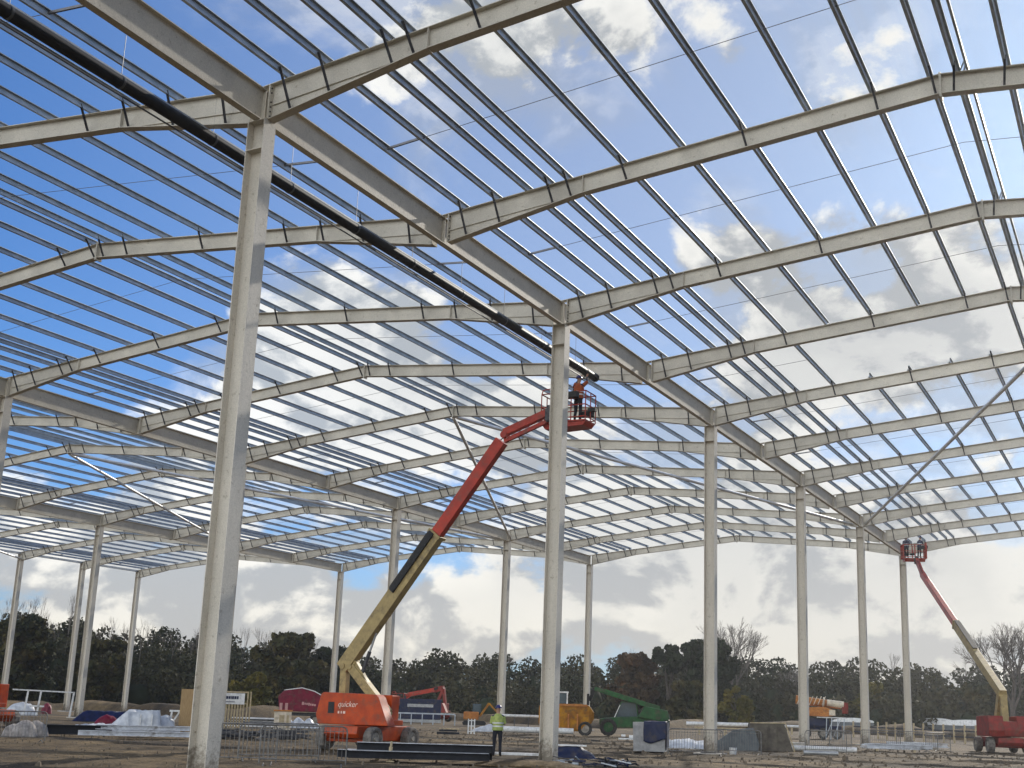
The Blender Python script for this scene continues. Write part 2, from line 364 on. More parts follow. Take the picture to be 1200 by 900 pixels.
RG = [0.75, 1.85, 2.85, 3.55, 4.12, 5.8, 7.5, 9.2, 10.95, 12.6, 14.0]     # purlins on slopes rising to the right of a valley
LG = [1.0, 2.72, 4.25, 5.7, 7.27, 9.25, 11.1, 12.7, 13.85]               # purlins on slopes rising to the left
brace_cache = {}
def rafter(valx, sgn, j, eave=False):
    """one rafter from valley valx rising towards sgn (+1 right, -1 left)"""
    y = -j * B; x0 = 0.262; x1 = HS - 0.014
    W = 0.24; tf = 0.02; tw = 0.012
    xh = 4.6
    zb0 = HC - 0.01; zbh = zt(xh) - RD; zb1 = zt(x1) - RD + .0
    X = lambda u: valx + sgn * u
    mb = MB()
    # web
    out = [(X(x0), zb0 + .02), (X(xh), zbh + .02), (X(x1), zb1 + .02), (X(x1), zt(x1) - tf), (X(x0), zt(x0) - tf)]
    mb.prism(out, 'y', y - tw / 2, y + tw / 2)
    def flange(u0, z0, u1, z1, w=W, off=0.0):
        mb.bar((X(u0), y, z0 + off), (X(u1), y, z1 + off), w, tf)
    flange(x0 - .25, zt(x0 - .25) - tf / 2, x1, zt(x1) - tf / 2)
    flange(x0, zb0 + tf / 2, xh, zbh + tf / 2); flange(xh + .02, zbh + tf / 2 + .003, x1, zb1 + tf / 2)
    # haunch cut flange inside the web: line of the parent rafter's own lower flange
    flange(x0 + .03, zt(x0 + .03) - RD + .012, xh - .35, zt(xh - .35) - RD + .012, w=.08)
    # end plates
    mb.box((X(x0 - .0), y, (zb0 + zt(x0)) / 2 - .02), (.03, W + .04, zt(x0) - zb0 - .06))
    mb.box((X(x1 - .0), y, zt(x1) - RD / 2 - .03), (.024, W + .03, RD + .12))
    mb.box((X(xh), y, (zbh + zt(xh)) / 2), (.014, W - .02, zt(xh) - zbh - .045))
    o = mb.build('rafter', M['primer'], FR)
    # end plate bolts
    if 8 <= j <= 10 and abs(valx) < 1:
        for k in range(7):
            if k == 4: continue
            z = zb0 + .08 + k * .12
            bm = MB(); bm.tube((X(x0 + .012), y - .085, z), (X(x0 + .045), y - .085, z), .018, 6); bm.build('bolt', M['bolt'], o)
    # fly braces
    pos = RG if sgn > 0 else LG
    sel = [p for k, p in enumerate(pos) if (k in (0, 1, 3, 4, 5, 7, 9, 10) if sgn > 0 else k in (0, 1, 2, 3, 5, 7, 8))]
    def one(p, m):
        zb = (zb0 + (zbh - zb0) * (p - x0) / (xh - x0)) if p < xh else zt(p) - RD
        m.bar((X(p + .02), y - .45, zt(p) + .1), (X(p + .1), y - .05, zb + .05), .06, .012, up=(1, 0, 0))
        m.bar((X(p + .02) + .025, y - .45, zt(p) + .1), (X(p + .1) + .025, y - .05, zb + .05), .012, .05, up=(1, 0, 0))
    if j >= 5:
        for p in sel:
            m = MB(); one(p, m); m.build('fly_brace', M['dark_steel'], o)
            
    else:
        m = MB()
        for p in sel: one(p, m)
        f = m.build('fly_brace_row', M['dark_steel'], o); f['kind'] = 'stuff'
    return o
for j in range(0, 12):
    slopes = [(0, 1), (0, -1), (-S, 1), (S, -1)]
    if j < 11: slopes += [(-S, -1)]
    if j < 9: slopes += [(-2 * S, 1), (-2 * S, -1)]
    if j < 6: slopes += [(-3 * S, 1)]
    for vx, sg in slopes: rafter(vx, sg, j)
# ridge bracket plates
def ridge_plates():
    for i in (-1, 0, 1, 2):
        pass
# purlins
def purlin_run(valx, sgn, off, y0, y1):
    """cold formed Z purlin: web, two flanges and two lips, one continuous run"""
    z = zt(off) + .012; x = valx + sgn * off; ang = math.atan(SL) * sgn
    ca, sa = math.cos(ang), math.sin(ang); t = .005; h = .165
    mb = MB()
    for (a0, a1, b0, b1) in ((0, t, t, h - t), (-.07, t, 0, t), (0, .07, h - t, h), (-.07, -.07 + t, t, .022), (.07 - t, .07, h - .022, h - t)):
        mb.prism([(x + (a * ca - b_ * sa), z + (a * sa + b_ * ca)) for a, b_ in ((a0, b0), (a1, b0), (a1, b1), (a0, b1))], 'y', y0, y1)
    return mb.build('purlin', M['galv'], FR)
for (vx, sg, jm) in ((0, 1, 12), (0, -1, 12), (-S, 1, 12), (S, -1, 12), (-S, -1, 11), (-2 * S, 1, 9.6), (-2 * S, -1, 9), (-3 * S, 1, 6)):
    for k, p in enumerate(RG if sg > 0 else LG):
        if vx == 0 and sg == 1 and k >= 6 and k < 10:
            purlin_run(vx, sg, p, -jm * B, -7 * B + .25); purlin_run(vx, sg, p, -6 * B - .3, .2)
        else: purlin_run(vx, sg, p, -jm * B, .2)
# ridge services rail riding above the ridge, with its clips
mb = MB(); mb.box((HS + .62, -46, zt(HS) + .16), (.06, 92, .11))
for j in range(0, 12):
    for dy in (-.18, .18): mb.bar((HS + .5, -j * B + dy, zt(HS) - .05), (HS + .62, -j * B + dy * .3, zt(HS) + .34), .03, .03)
mb.build('ridge_rail', M['galv_dull'], FR)
# tie rods between purlins, mid bay
for (vx, sg, jm) in ((0, 1, 12), (0, -1, 12), (-S, 1, 11), (-S, -1, 10), (-2 * S, 1, 9), (-2 * S, -1, 8), (-3 * S, 1, 6), (S, -1, 12)):
    for j in range(jm):
        y = -j * B - 4
        X = lambda u: vx + sg * u
        mb = MB(); pos = RG if sg > 0 else LG
        if vx == 0 and sg == 1 and j == 6: mb.tube((X(pos[0]), y, zt(pos[0]) + .1), (X(pos[5]), y, zt(pos[5]) + .1), .009, 5)
        else: mb.tube((X(pos[0]), y, zt(pos[0]) + .1), (X(HS), y, zt(HS) + .1), .009, 5)
        mb.bar((X(pos[0] - .03), y, zt(pos[0]) + .11), (X(pos[1] + .03), y, zt(pos[1]) + .11), .045, .06)
        mb.build('tie_rod', M['wire'], FR)
# roof plane bracing
def braces(rx, j0, vx, j1):
    mb = MB()
    sg = 1 if rx > vx else -1
    a = Vector((rx - sg * .1, -j0 * B + .15, zt(HS) - RD - .05)); b_ = Vector((vx + sg * .45, -j1 * B - .3, HC + .12))
    mb.tube(a, b_, .095, 10)
    for p, q in ((a, b_), (b_, a)):
        d = (q - p).normalized(); mb.bar(p - d * .22, p + d * .25, .16, .02)
    mb.build('roof_brace', M['brace'], FR)
for rx, vx in ((HS, 0), (-HS, -S), (-HS, 0), (-HS - S, -2 * S), (-HS - S, -S), (-HS - 2 * S, -3 * S), (HS, S)): braces(rx, 6, vx, 2)

# ------------------------------------------------------------------ slung pipe under the roof
def slung_pipe():
    r = empty('suspended_drainage_pipe', (-1.5, -75, 14.86), 0, 'long black pipe slung under the roof purlins left of the central valley beam', 'pipe')
    mb = MB(); mb.tube((0, -24, 0), (0, 17.1, 0), .15, 16); 
    mb.build('pipe_run', M['pipe'], r)
    m = MB(); m.tube((0, 17.1, 0), (0, 17.2, 0), .175, 16); m.build('pipe_collar', M['pipe'], r); m = MB(); m.tube((0, 16.2, 0), (0, 16.3, 0), .165, 16); m.build('pipe_collar', M['pipe'], r)
    for k in range(-8, 6):
        y = k * 2.9 + .8
        h = MB(); h.tube((0, y - .03, 0), (0, y + .03, 0), .158, 16); h.build('pipe_clamp', M['pipe_band'], r)
        h = MB(); h.tube((0, y, .13), (0, y, 1.15), .008, 5); h.build('hanger_rod', M['wire'], r)
    m = MB(); m.box((.0, -3.2, .18), (.05, 41, .04)); m.build('support_rail', M['galv'], r)
    m = MB(); m.tube((-.26, -24, -.12), (-.26, 17, -.12), .02, 6); m.build('cable', M['wire'], r)
slung_pipe()

# ------------------------------------------------------------------ people
def skin_mesh(V, E, rad, root=0, sub=2):
    me = bpy.data.meshes.new('tmp'); me.from_pydata([tuple(v) for v in V], E, [])
    o = bpy.data.objects.new('tmp', me); COL.objects.link(o)
    o.modifiers.new('s', 'SKIN')
    if not me.skin_vertices: me.skin_vertices.new()
    sk = me.skin_vertices[0].data
    for i, r_ in enumerate(rad):
        sk[i].radius = (r_, r_) if not hasattr(r_, '__len__') else r_
        sk[i].use_root = (i == root)
    ss = o.modifiers.new('u', 'SUBSURF'); ss.levels = sub; ss.render_levels = sub
    dg = bpy.context.evaluated_depsgraph_get(); dg.update()
    out = bpy.data.meshes.new_from_object(o.evaluated_get(dg)); bpy.data.objects.remove(o); bpy.data.meshes.remove(me)
    return out
def person(loc, rz, label, group=None, vest='hivis', helmet='helmet_navy', top='navy', arms='down', lean=0.0):
    root = empty('person', loc, rz, label, 'person', group)
    # faces -y locally
    J = {}
    V = []; E = []; Rr = []
    def v(p, r_): V.append(Vector(p)); Rr.append(r_); return len(V) - 1
    def chain(start, pts):
        last = start; ids = []
        for p, r_ in pts:
            k = v(p, r_); E.append((last, k)); last = k; ids.append(k)
        return ids
    pel = v((0, 0, .98), (.15, .11))
    tor = chain(pel, [((0, -.01 - lean * .3, 1.12), (.145, .105)), ((0, -.01 - lean * .7, 1.30), (.17, .12)), ((0, .0 - lean, 1.44), (.15, .10)), ((0, -lean * 1.1, 1.54), (.065, .06)), ((0, -.01 - lean * 1.2, 1.62), (.07, .075)), ((0, -.015 - lean * 1.2, 1.70), (.078, .098)), ((0, -.01 - lean * 1.2, 1.77), (.06, .075))])
    for s in (-1, 1):
        chain(pel, [((s * .10, 0, .88), (.095, .10)), ((s * .11, -.015, .50), (.064, .068)), ((s * .115, .02, .30), (.058, .062)), ((s * .12, .03, .10), (.045, .05)), ((s * .125, -.02, .05), (.042, .05)), ((s * .135, -.14, .035), (.042, .032))])
        if arms == 'down': pts = [((s * .20, -lean, 1.43), (.062, .062)), ((s * .27, .02 - lean, 1.15), (.046, .046)), ((s * .25, -.09 - lean, .95), (.034, .034)), ((s * .24, -.13 - lean, .88), (.036, .018))]
        elif arms == 'up': pts = [((s * .20, -lean, 1.45), (.062, .062)), ((s * .27, -.16 - lean, 1.60), (.046, .046)), ((s * .16, -.30 - lean, 1.82), (.034, .034)), ((s * .14, -.32 - lean, 1.90), (.036, .018))]
        else: pts = [((s * .20, -lean, 1.43), (.062, .062)), ((s * .25, -.04 - lean, 1.18), (.046, .046)), ((s * .15, -.27 - lean, 1.14), (.034, .034)), ((s * .13, -.35 - lean, 1.15), (.036, .018))]
        ids = chain(tor[2], pts)
    me = skin_mesh(V, E, Rr)
    # hands: separate finger chains rooted in the palm
    mb = MB()
    vs = [x.co.copy() for x in me.vertices]
    mb.add(vs, [tuple(p.vertices) for p in me.polygons], True)
    for s in (-1, 1):
        if arms == 'down': w = Vector((s * .24, -.13 - lean, .88)); d = Vector((0, -.25, -1)).normalized(); side = Vector((0, 1, -.2)).normalized(); cur = Vector((-s, 0, 0))
        elif arms == 'up': w = Vector((s * .14, -.32 - lean, 1.90)); d = Vector((0, -.2, 1)).normalized(); side = Vector((1, 0, 0)); cur = Vector((0, -1, 0))
        else: w = Vector((s * .13, -.35 - lean, 1.15)); d = Vector((0, -1, .1)).normalized(); side = Vector((1, 0, 0)); cur = Vector((0, 0, -1))
        for k, ln in enumerate((.070, .08, .075, .058)):
            a = w + side * ((k - 1.5) * .02) + d * .03; b1 = a + d * ln * .5; c1 = b1 + (d * .7 + cur * .7).normalized() * ln * .5
            mb.tube(a, b1, .0095, 6); mb.tube(b1, c1, .009, 6, .007); mb.ball(b1, .0095, 6, 4); mb.ball(c1, .007, 6, 4)
        a = w - side * .03; b1 = a - side * .022 + d * .03; mb.tube(a, b1, .011, 6); mb.tube(b1, b1 + d * .025 + cur * .01, .01, 6, .008)
        mb.ball(w, (.042, .026, .05) if arms != 'fwd' else (.042, .05, .026), 8, 6)
    # face details
    hx = Vector((0, -.01 - lean * 1.2, 0))
    mb.ball(hx + Vector((0, -.1, 1.665)), (.014, .024, .022), 8, 5)
    for s in (-1, 1): mb.ball(hx + Vector((s * .078, .005, 1.67)), (.01, .02, .03), 8, 5)
    mb.ball(hx + Vector((0, -.088, 1.625)), (.025, .01, .007), 8, 4)
    body = mb.build('body', [M['skin'], M['trousers'], M[top], M['black']], root)
    for p in body.data.polygons:
        c = p.center
        hand = (c.z < .93 and abs(c.x) > .19 and c.z > .75) if arms == 'down' else (c.z > 1.86 if arms == 'up' else c.y < -.33 - lean)
        p.material_index = 0 if (c.z > 1.53 and not (arms == 'up' and abs(c.x) > .1 and c.z < 1.86)) or hand else (3 if c.z < .12 else (1 if c.z < 1.0 and abs(c.x) < .23 else 2))
    e = MB()
    for s in (-1, 1): e.ball(hx + Vector((s * .032, -.092, 1.69)), .011, 8, 5)
    e.build('eyes', M['black'], root)
    # vest: loft round the torso
    def ring(z, rx, ry, cy, n=20): return [Vector((rx * math.cos(2 * PI * i / n), cy + ry * math.sin(2 * PI * i / n), z)) for i in range(n)]
    vb = MB(); vb.loft([ring(.93, .215, .165, -lean * .1), ring(1.0, .205, .16, -lean * .2), ring(1.12, .20, .15, -.01 - lean * .4), ring(1.30, .225, .165, -.01 - lean * .75), ring(1.43, .215, .14, -lean), ring(1.50, .14, .10, -lean * 1.05), ring(1.535, .085, .085, -lean * 1.1)])
    ve = vb.build('hi_vis_vest', M[vest], root)
    for s in (-1, 1):
        q = MB(); a0 = Vector((s * .19, -lean, 1.43)); a1 = {'down': Vector((s * .27, .02 - lean, 1.15)), 'up': Vector((s * .27, -.16 - lean, 1.60)), 'fwd': Vector((s * .25, -.04 - lean, 1.18))}[arms]
        q.tube(a0, a1, .082, 12, .066); q.build('sleeve', M[vest], root)
    st = MB()
    for z, rx, ry in ((1.05, .212, .164), (1.17, .214, .162)): st.loft([ring(z, rx, ry, -.01 - lean * .45), ring(z + .05, rx + .004, ry + .002, -.01 - lean * .5)], False)
    st.build('reflective_band', M['reflect'], ve)
    h = MB(); hc = hx + Vector((0, .005, 1.74))
    rr = []
    for k in range(6):
        t = k / 5 * PI / 2; rr.append([hc + Vector((.122 * math.cos(t) * math.cos(a), .145 * math.cos(t) * math.sin(a), .12 * math.sin(t) + .0)) for a in [2 * PI * i / 18 for i in range(18)]] if k < 5 else [hc + Vector((.01 * math.cos(a), .01 * math.sin(a), .121)) for a in [2 * PI * i / 18 for i in range(18)]])
    h.loft(rr); h.prism([(hc.x + .13 * math.cos(a), hc.y - .03 + .17 * math.sin(a)) for a in [2 * PI * i / 18 for i in range(18)]], 'z', hc.z - .004, hc.z + .010)
    h.build('helmet', M[helmet], root)
    return root

# ------------------------------------------------------------------ boom lift
def wheel_part(parent, x, y, r_, w, axis=(1, 0, 0), tyre='tyre', rim='rim'):
    ax = Vector(axis).normalized(); c = Vector((x, y, r_))
    p = empty('wheel', c, 0); p.parent = parent
    up = Vector((0, 0, 1)); fw = ax.cross(up)
    n = 28; rings = []
    for (u, q) in ((-.5, .72), (-.5, .9), (-.38, 1.0), (.38, 1.0), (.5, .9), (.5, .72)):
        rings.append([ax * (u * w) + (fw * math.cos(2 * PI * i / n) + up * math.sin(2 * PI * i / n)) * (r_ * q * (1 if (q < 1 or i % 2) else .955)) for i in range(n)])
    mb = MB(); mb.loft(rings, False, False)
    for u in (-.5, .5): mb.add([*(ax * (u * w) + (fw * math.cos(2 * PI * i / n) + up * math.sin(2 * PI * i / n)) * (r_ * .72) for i in range(n)), *(ax * (u * w * .7) + (fw * math.cos(2 * PI * i / n) + up * math.sin(2 * PI * i / n)) * (r_ * .55) for i in range(n))], [(i, (i + 1) % n, n + (i + 1) % n, n + i) for i in range(n)])
    t = mb.build('tyre', M[tyre], p)
    mb = MB(); mb.tube(-ax * w * .33, ax * w * .33, r_ * .56, 20); mb.tube(-ax * w * .5, ax * w * .5, r_ * .2, 12)
    for i in range(8): 
        q = (fw * math.cos(2 * PI * i / 8) + up * math.sin(2 * PI * i / 8)) * r_ * .36; mb.tube(q - ax * w * .4, q + ax * w * .4, .02, 5)
    mb.build('rim', M[rim], p)
    return p
def text_mesh(body, size, name, m, parent, loc, rot):
    cu = bpy.data.curves.new(name, 'FONT'); cu.body = body; cu.size = size; cu.extrude = .003; cu.shear = 0.25
    o = bpy.data.objects.new(name, cu); COL.objects.link(o)
    dg = bpy.context.evaluated_depsgraph_get(); dg.update()
    me = bpy.data.meshes.new_from_object(o.evaluated_get(dg)); bpy.data.objects.remove(o)
    me.materials.clear(); me.materials.append(m)
    k = link(name, me, parent); k.location = loc; k.rotation_euler = rot; return k
def basket(parent, c, L=1.9, W=.9, rz=0.0, col='red', box=True):
    """work platform, c = centre of its floor (in parent's frame)"""
    p = empty('platform', c, rz); p.parent = parent
    mb = MB(); mb.box((0, 0, -.02), (L, W, .05)); 
    mb.prism([(-L / 2, -.05), (L / 2, -.05), (L / 2 - .12, -.2), (-L / 2 + .15, -.26)], 'y', -W / 2 + .05, W / 2 - .05)
    mb.build('floor_pan', M[col], p)
    mb = MB()
    for z in (.12, .58, 1.1):
        for a, b_ in (((-1, -1), (1, -1)), ((1, -1), (1, 1)), ((1, 1), (-1, 1)), ((-1, 1), (-1, -1))):
            mb.tube((a[0] * L / 2, a[1] * W / 2, z), (b_[0] * L / 2, b_[1] * W / 2, z), .024, 8)
    for u in (-1, -.35, .35, 1):
        for s in (-1, 1): mb.tube((u * L / 2, s * W / 2, 0), (u * L / 2, s * W / 2, 1.1), .022, 8)
    for s in (-1, 1):
        mb.tube((s * L / 2, 0, 0), (s * L / 2, 0, 1.1), .022, 8)
    mb.path([(-L / 2, -W / 2, 1.1), (-L / 2 + .05, -W / 2, 1.26), (-L / 2 + .45, -W / 2, 1.3), (-L / 2 + .55, -W / 2, 1.1)], .022, 6)
    mb.build('guard_rail', M[col], p)
    if box:
        mb = MB(); mb.box((L * .18, -W / 2 + .02, .98), (.5, .26, .22)); mb.tube((L * .1, -W / 2, 1.09), (L * .1, -W / 2, 1.2), .015, 6); mb.tube((L * .22, -W / 2, 1.09), (L * .22, -W / 2, 1.2), .015, 6)
        mb.build('control_box', M['black'], p)
        mb = MB(); mb.box((L / 2 - .3, W / 2 - .12, .38), (.5, .25, .2)); mb.box((L / 2 + .08, 0, .44), (.3, .16, .14)); mb.build('tool_tray', M['black'], p)
    return p
def boom_lift(base, label, J, turret, chassis_rz, colb='orange', tyre='tyre_grey', group='boom lifts on the site', text=None, ang=0.0, hw=1.0):
    """J: dict of joints in world x,z on the boom plane y = base.y"""
    root = empty('boom_lift', base, ang, label, 'boom lift', group)
    bx, by = (base[0], base[1]) if not ang else (0, 0)
    def P(q, dy=0): return Vector((q[0] - bx, dy, q[1]))
    # chassis: long axis along local y, rotated by chassis_rz
    ch = empty('chassis', (turret[4] - bx, turret[5] - by, 0), chassis_rz); ch.parent = root
    mb = MB(); mb.prism([(-1.75, .48), (-1.9, .62), (-1.85, .9), (1.85, .9), (1.9, .62), (1.75, .42), (1.0, .36), (-1.0, .36)], 'x', -.72, .72)
    for y in (-1.3, 1.3): mb.box((0, y, .45), (1.9, .26, .26))
    mb.tube((0, 0, .9), (0, 0, 1.06), .55, 24)
    mb.build('chassis_body', M[colb], ch, .02)
    for sx in (-1, 1):
        for sy in (-1, 1): wheel_part(ch, sx * 1.05, sy * 1.3, .45, .36, (1, 0, 0), tyre)
    # turret: long axis along world x
    x0, x1, z0, z1 = [turret[k] for k in range(4)]
    mb = MB(); L = x1 - x0
    xa, xb = x0 - bx, x1 - bx
    prof = [(xa + .02, z0), (xa - .1, z0 + .35), (xa + .1, z1 - .06), (xa + .2, z1), (xb - .62, z1 - .05), (xb - .5, z1 - .15), (xb, z0)]
    mb.prism(prof, 'y', -.9 * hw, -.38); mb.prism([(min(x, xb - .75) if x > (xa + xb) / 2 else x, z) for x, z in prof], 'y', .38, .9 * hw)
    mb.box(((xa + xb) / 2 - .1, 0, z0 + .12), (L - .2, .86, .2))
    mb.prism([(xa - .05, z0 + .05), (xa - .12, z0 + .4), (xa + .1, z1 - .3), (xa + .7, z1 - .35), (xa + .7, z0 + .05)], 'y', -.4, .4)
    tb = mb.build('turret_hood', M[colb], root, .03)
    mb = MB(); mb.box((xa + .62, -.905, z0 + .62), (.28, .02, .42))
    mb.build('vent_grille', M['black'], tb)
    if text:
        text_mesh(text, .30, 'lettering', M['white_mark'], tb, (xa + .92, -.905, z0 + .66), (R(90), 0, 0))
        for k, w in enumerate((.07, .05, .1)): MB().box((xa + .98 + k * .13, -.903, z0 + .45), (w, .01, .09)).build('mark', M['white_mark'], tb)
        text_mesh(text, .24, 'lettering', M['white_mark'], ch, (-.6, -1.0, .6), (R(90), 0, 0)) if False else None
    # arms
    def arm(name, a, b_, w, h, m, dy=0, taper=1.0):
        q = MB(); A = P(a, dy); Bv = P(b_, dy); d = (Bv - A).normalized(); n = Vector((-d.z, 0, d.x))
        if n.z < 0: n = -n
        rings = []
        for c_, t in ((A, 1), (Bv, taper)):
            rings.append([c_ + Vector((0, sy * w / 2 * t, 0)) + n * (sz * h / 2 * t) for sy, sz in ((-1, -1), (1, -1), (1, 1), (-1, 1))])
        q.loft(rings, True, False); return q
    lerp = lambda a, b_, t: (a[0] + (b_[0] - a[0]) * t, a[1] + (b_[1] - a[1]) * t)
    if 'riser' in J:
        for k, (a, b_, w, h) in enumerate(J['riser']):
            q = arm('lower_riser', a, b_, w, h, 'tan'); 
            q.tube(P(a, -w / 2 - .04), P(a, w / 2 + .04), .09, 12); q.tube(P(b_, -w / 2 - .04), P(b_, w / 2 + .04), .09, 12)
            q.build('riser_arm', M[J.get('arm', 'tan')], root, .012)
    a, b_ = J['main']; 
    jt = J['split']                       # fraction where the outer cream section ends
    m1 = lerp(a, b_, jt)
    q = arm('b', a, m1, .4, .56, 'tan'); d = (P(m1) - P(a)).normalized(); up = Vector((-d.z, 0, d.x)); up = up if up.z > 0 else -up
    q.tube(P(a, -.24) + d * .1, P(a, .24) + d * .1, .12, 12)
    q.bar(P(m1) - d * .14, P(m1) + d * .0, .48, .64, up=up)
    q.build('main_boom', M[J.get('arm', 'tan')], root, .012)
    fly = arm('b', lerp(a, b_, jt - .05), b_, .32, .46, 'red'); fly.build('fly_boom', M['red'], root, .01)
    h = MB(); o1 = P(lerp(a, b_, jt * .56)); o2 = P(lerp(a, b_, jt * .99))
    if d.x < 0: pass
    for s in (-1,):
        h.bar(o1 + Vector((0, -.245, 0)) + up * .10, o2 + Vector((0, -.245, 0)) + up * .10, .08, .24, up=up)
        h.bar(o1 + Vector((0, 0, 0)) + up * .312, o2 + up * .312, .3, .06, up=up)
    n_ = int((o2 - o1).length / .14)
    for k in range(n_): 
        c_ = o1.lerp(o2, (k + .5) / n_) + Vector((0, -.292, 0)) + up * .1; h.bar(c_ - d * .035, c_ + d * .035, .02, .2, up=up)
    h.build('hose_track', M['black'], root)
    if 'cyl' in J:
        c1, c2 = J['cyl']; h = MB(); mid = P(lerp(c1, c2, .55)); h.tube(P(c1), mid, .075, 10); h.build('lift_cylinder', M['dark_steel'], root); h = MB(); h.tube(mid, P(c2), .045, 10); h.build('cylinder_rod', M['galv_dull'], root)
    # jib
    ja, jb = J['jib']; dd = (P(jb) - P(ja)).normalized(); nn = Vector((-dd.z, 0, dd.x)); nn = nn if nn.z > 0 else -nn
    q = MB(); q.bar(P(ja) + nn * .1, P(jb) + nn * .1, .24, .28, up=nn)
    q.build('jib_arm', M['red'], root, .01)
    q = MB(); q.bar(P(ja) - nn * .22, P(jb) - nn * .2, .12, .15, up=nn); q.tube(P(ja, -.16), P(ja, .16), .14, 12); q.bar(P(ja) + nn * .12, P(ja) - nn * .3, .16, .16, up=(0, 1, 0)); q.build('jib_link', M['red'], root)
    q = MB(); q.box(P(jb) + Vector((.04, 0, -.03)), (.3, .34, .46)); q.tube(P(jb) + Vector((.0, 0, -.3)), P(jb) + Vector((.0, 0, .35)), .13, 12); q.build('rotator', M['dark_steel'], root)
    if 'basket' in J:
        bk = J['basket']; basket(root, (bk[0] - bx, bk[3] if len(bk) > 3 else 0, bk[1]), bk[2])
    # hose loops
    hz = MB(); p0 = P(ja) - d * .6 + up * .2; p3 = P(jb) + Vector((0, 0, .1)); pts = []
    for k in range(9):
        t = k / 8; pts.append(p0.lerp(p3, t) + Vector((0, .1, .22 * math.sin(PI * t))))
    hz.path(pts, .022, 6); hz.build('hose', M['black'], root)
    return root

YL = -61.0
def q2(x, y, Y=YL):
    p = onY(x, y, Y); return (p.x, p.z)
J1 = dict(riser=[(q2(454, 836), q2(413, 782), .34, .34), (q2(403, 812), q2(405, 778), .26, .3), (q2(446, 828), q2(417, 776), .2, .14)],
          main=(q2(403, 783), q2(588, 517)), split=.60, cyl=(q2(424, 790), q2(441, 742)),
          jib=(q2(592, 510), q2(644, 486)), basket=(-1.35, 12.33, 1.85, .5))
tz = dict(l=onY(368, 852, -62).x, r=onY(459, 852, -62).x)
L1 = boom_lift((-9.3, YL, 0), 'tall orange and cream boom lift raised to the slung pipe beside the central columns', J1, (tz['l'] + .05, tz['r'] - .25, .93, 2.12, -9.25, YL - .0), R(2), 'orange', 'tyre_grey', text='quicker')
# boxes and sling cradle for the ground-side lettering on the chassis end
B2 = Vector((9.4, -22.0, 0)); T2 = Vector((2.4, -5.0, 0)); U2 = (T2 - B2).normalized(); N2 = Vector((-U2.y, U2.x, 0)); A2 = math.atan2(U2.y, U2.x)
def p2(x, y):
    d = Vector(ray(x, y)); C0 = Vector(CAM); k = (B2 - C0).dot(N2) / d.dot(N2); P_ = C0 + d * k; return ((P_ - B2).dot(U2), P_.z)
T2z = p2(1071, 655)
J2 = dict(riser=[((.6, 1.5), (-.5, 3.4), .5, .45), ((-.9, 1.5), (-.7, 3.3), .4, .3)], main=((-.7, 3.4), (T2z[0] - 2.6, T2z[1] - 1.5)), split=.52,
          jib=((T2z[0] - 2.55, T2z[1] - 1.45), (T2z[0] - .95, T2z[1] - .25)), basket=(T2z[0], T2z[1], .95, 0))
L2 = boom_lift(B2, 'red boom lift at the right edge reaching up to the last valley column', J2, (-1.9, 1.5, .95, 2.15, 0, 0), R(90), 'red_dirty', 'tyre_grey', ang=A2, hw=1.4)
for c_ in kids(L2):
    if c_.name.startswith('platform'): c_.scale = (1, 2.0, 1)
TW = B2 + U2 * T2z[0]; TW.z = T2z[1]
# stowed lift cut by the left edge: boom lies level
pl = onY(-28, 842, -58)
J3 = dict(riser=[((pl.x - 1.2, 1.5), (pl.x + .6, 2.1), .3, .3)], main=((pl.x + 1.1, 2.25), (pl.x - 5.5, 1.9)), split=.7, jib=((pl.x - 5.6, 1.9), (pl.x - 6.9, 1.4)), basket=(pl.x - 7.9, .6, 1.8))
L3 = boom_lift((pl.x, -58, 0), 'stowed orange boom lift cut off by the left edge behind the barriers', J3, (pl.x - 1.8, pl.x + 1.75, 1.0, 2.2, pl.x, -58), R(90), 'orange', 'tyre_grey')
# far stowed red and blue lift
pf = at_dist(508, 838, 138); 
J4 = dict(riser=[((pf.x + .2, 1.5), (pf.x + 1.2, 3.6), .34, .34), ((pf.x + 1.6, 1.3), (pf.x + 1.2, 3.6), .3, .3)], main=((pf.x + 1.2, 3.7), (pf.x - 3.4, 2.9)), split=.25, jib=((pf.x - 3.4, 2.9), (pf.x - 4.0, 2.6)), basket=(pf.x - 4.7, 1.9, 1.6), arm='red_dirty')
L4 = boom_lift((pf.x, pf.y, 0), 'folded red boom lift far off beside the dark blue cabin', J4, (pf.x - 1.5, pf.x + 2.2, 1.0, 2.1, pf.x, pf.y), R(80), 'red_dirty', 'tyre')

# workers
person((-.95, YL + .5, 12.33), R(170), 'worker in orange hi-vis standing in the raised platform of the tall boom lift', None, 'hivis_or', 'helmet_navy', 'navy', 'up', .02)
person((TW.x - .55, TW.y - .1, TW.z), R(20), 'worker in dark clothes standing at the left end of the right hand raised platform', None, 'navy', 'helmet_navy', 'navy', 'fwd', .03)
person((TW.x + .45, TW.y - .05, TW.z), R(150), 'worker in blue clothes at the right end of the right hand raised platform', None, 'blue_dark', 'helmet_navy', 'navy', 'fwd', .12)
g = G(582, 885.5)
person((g.x, g.y, -.02), R(205), 'worker in yellow hi-vis and navy helmet standing on the mud looking away', None, 'hivis', 'helmet_navy', 'navy', 'fwd', .02)

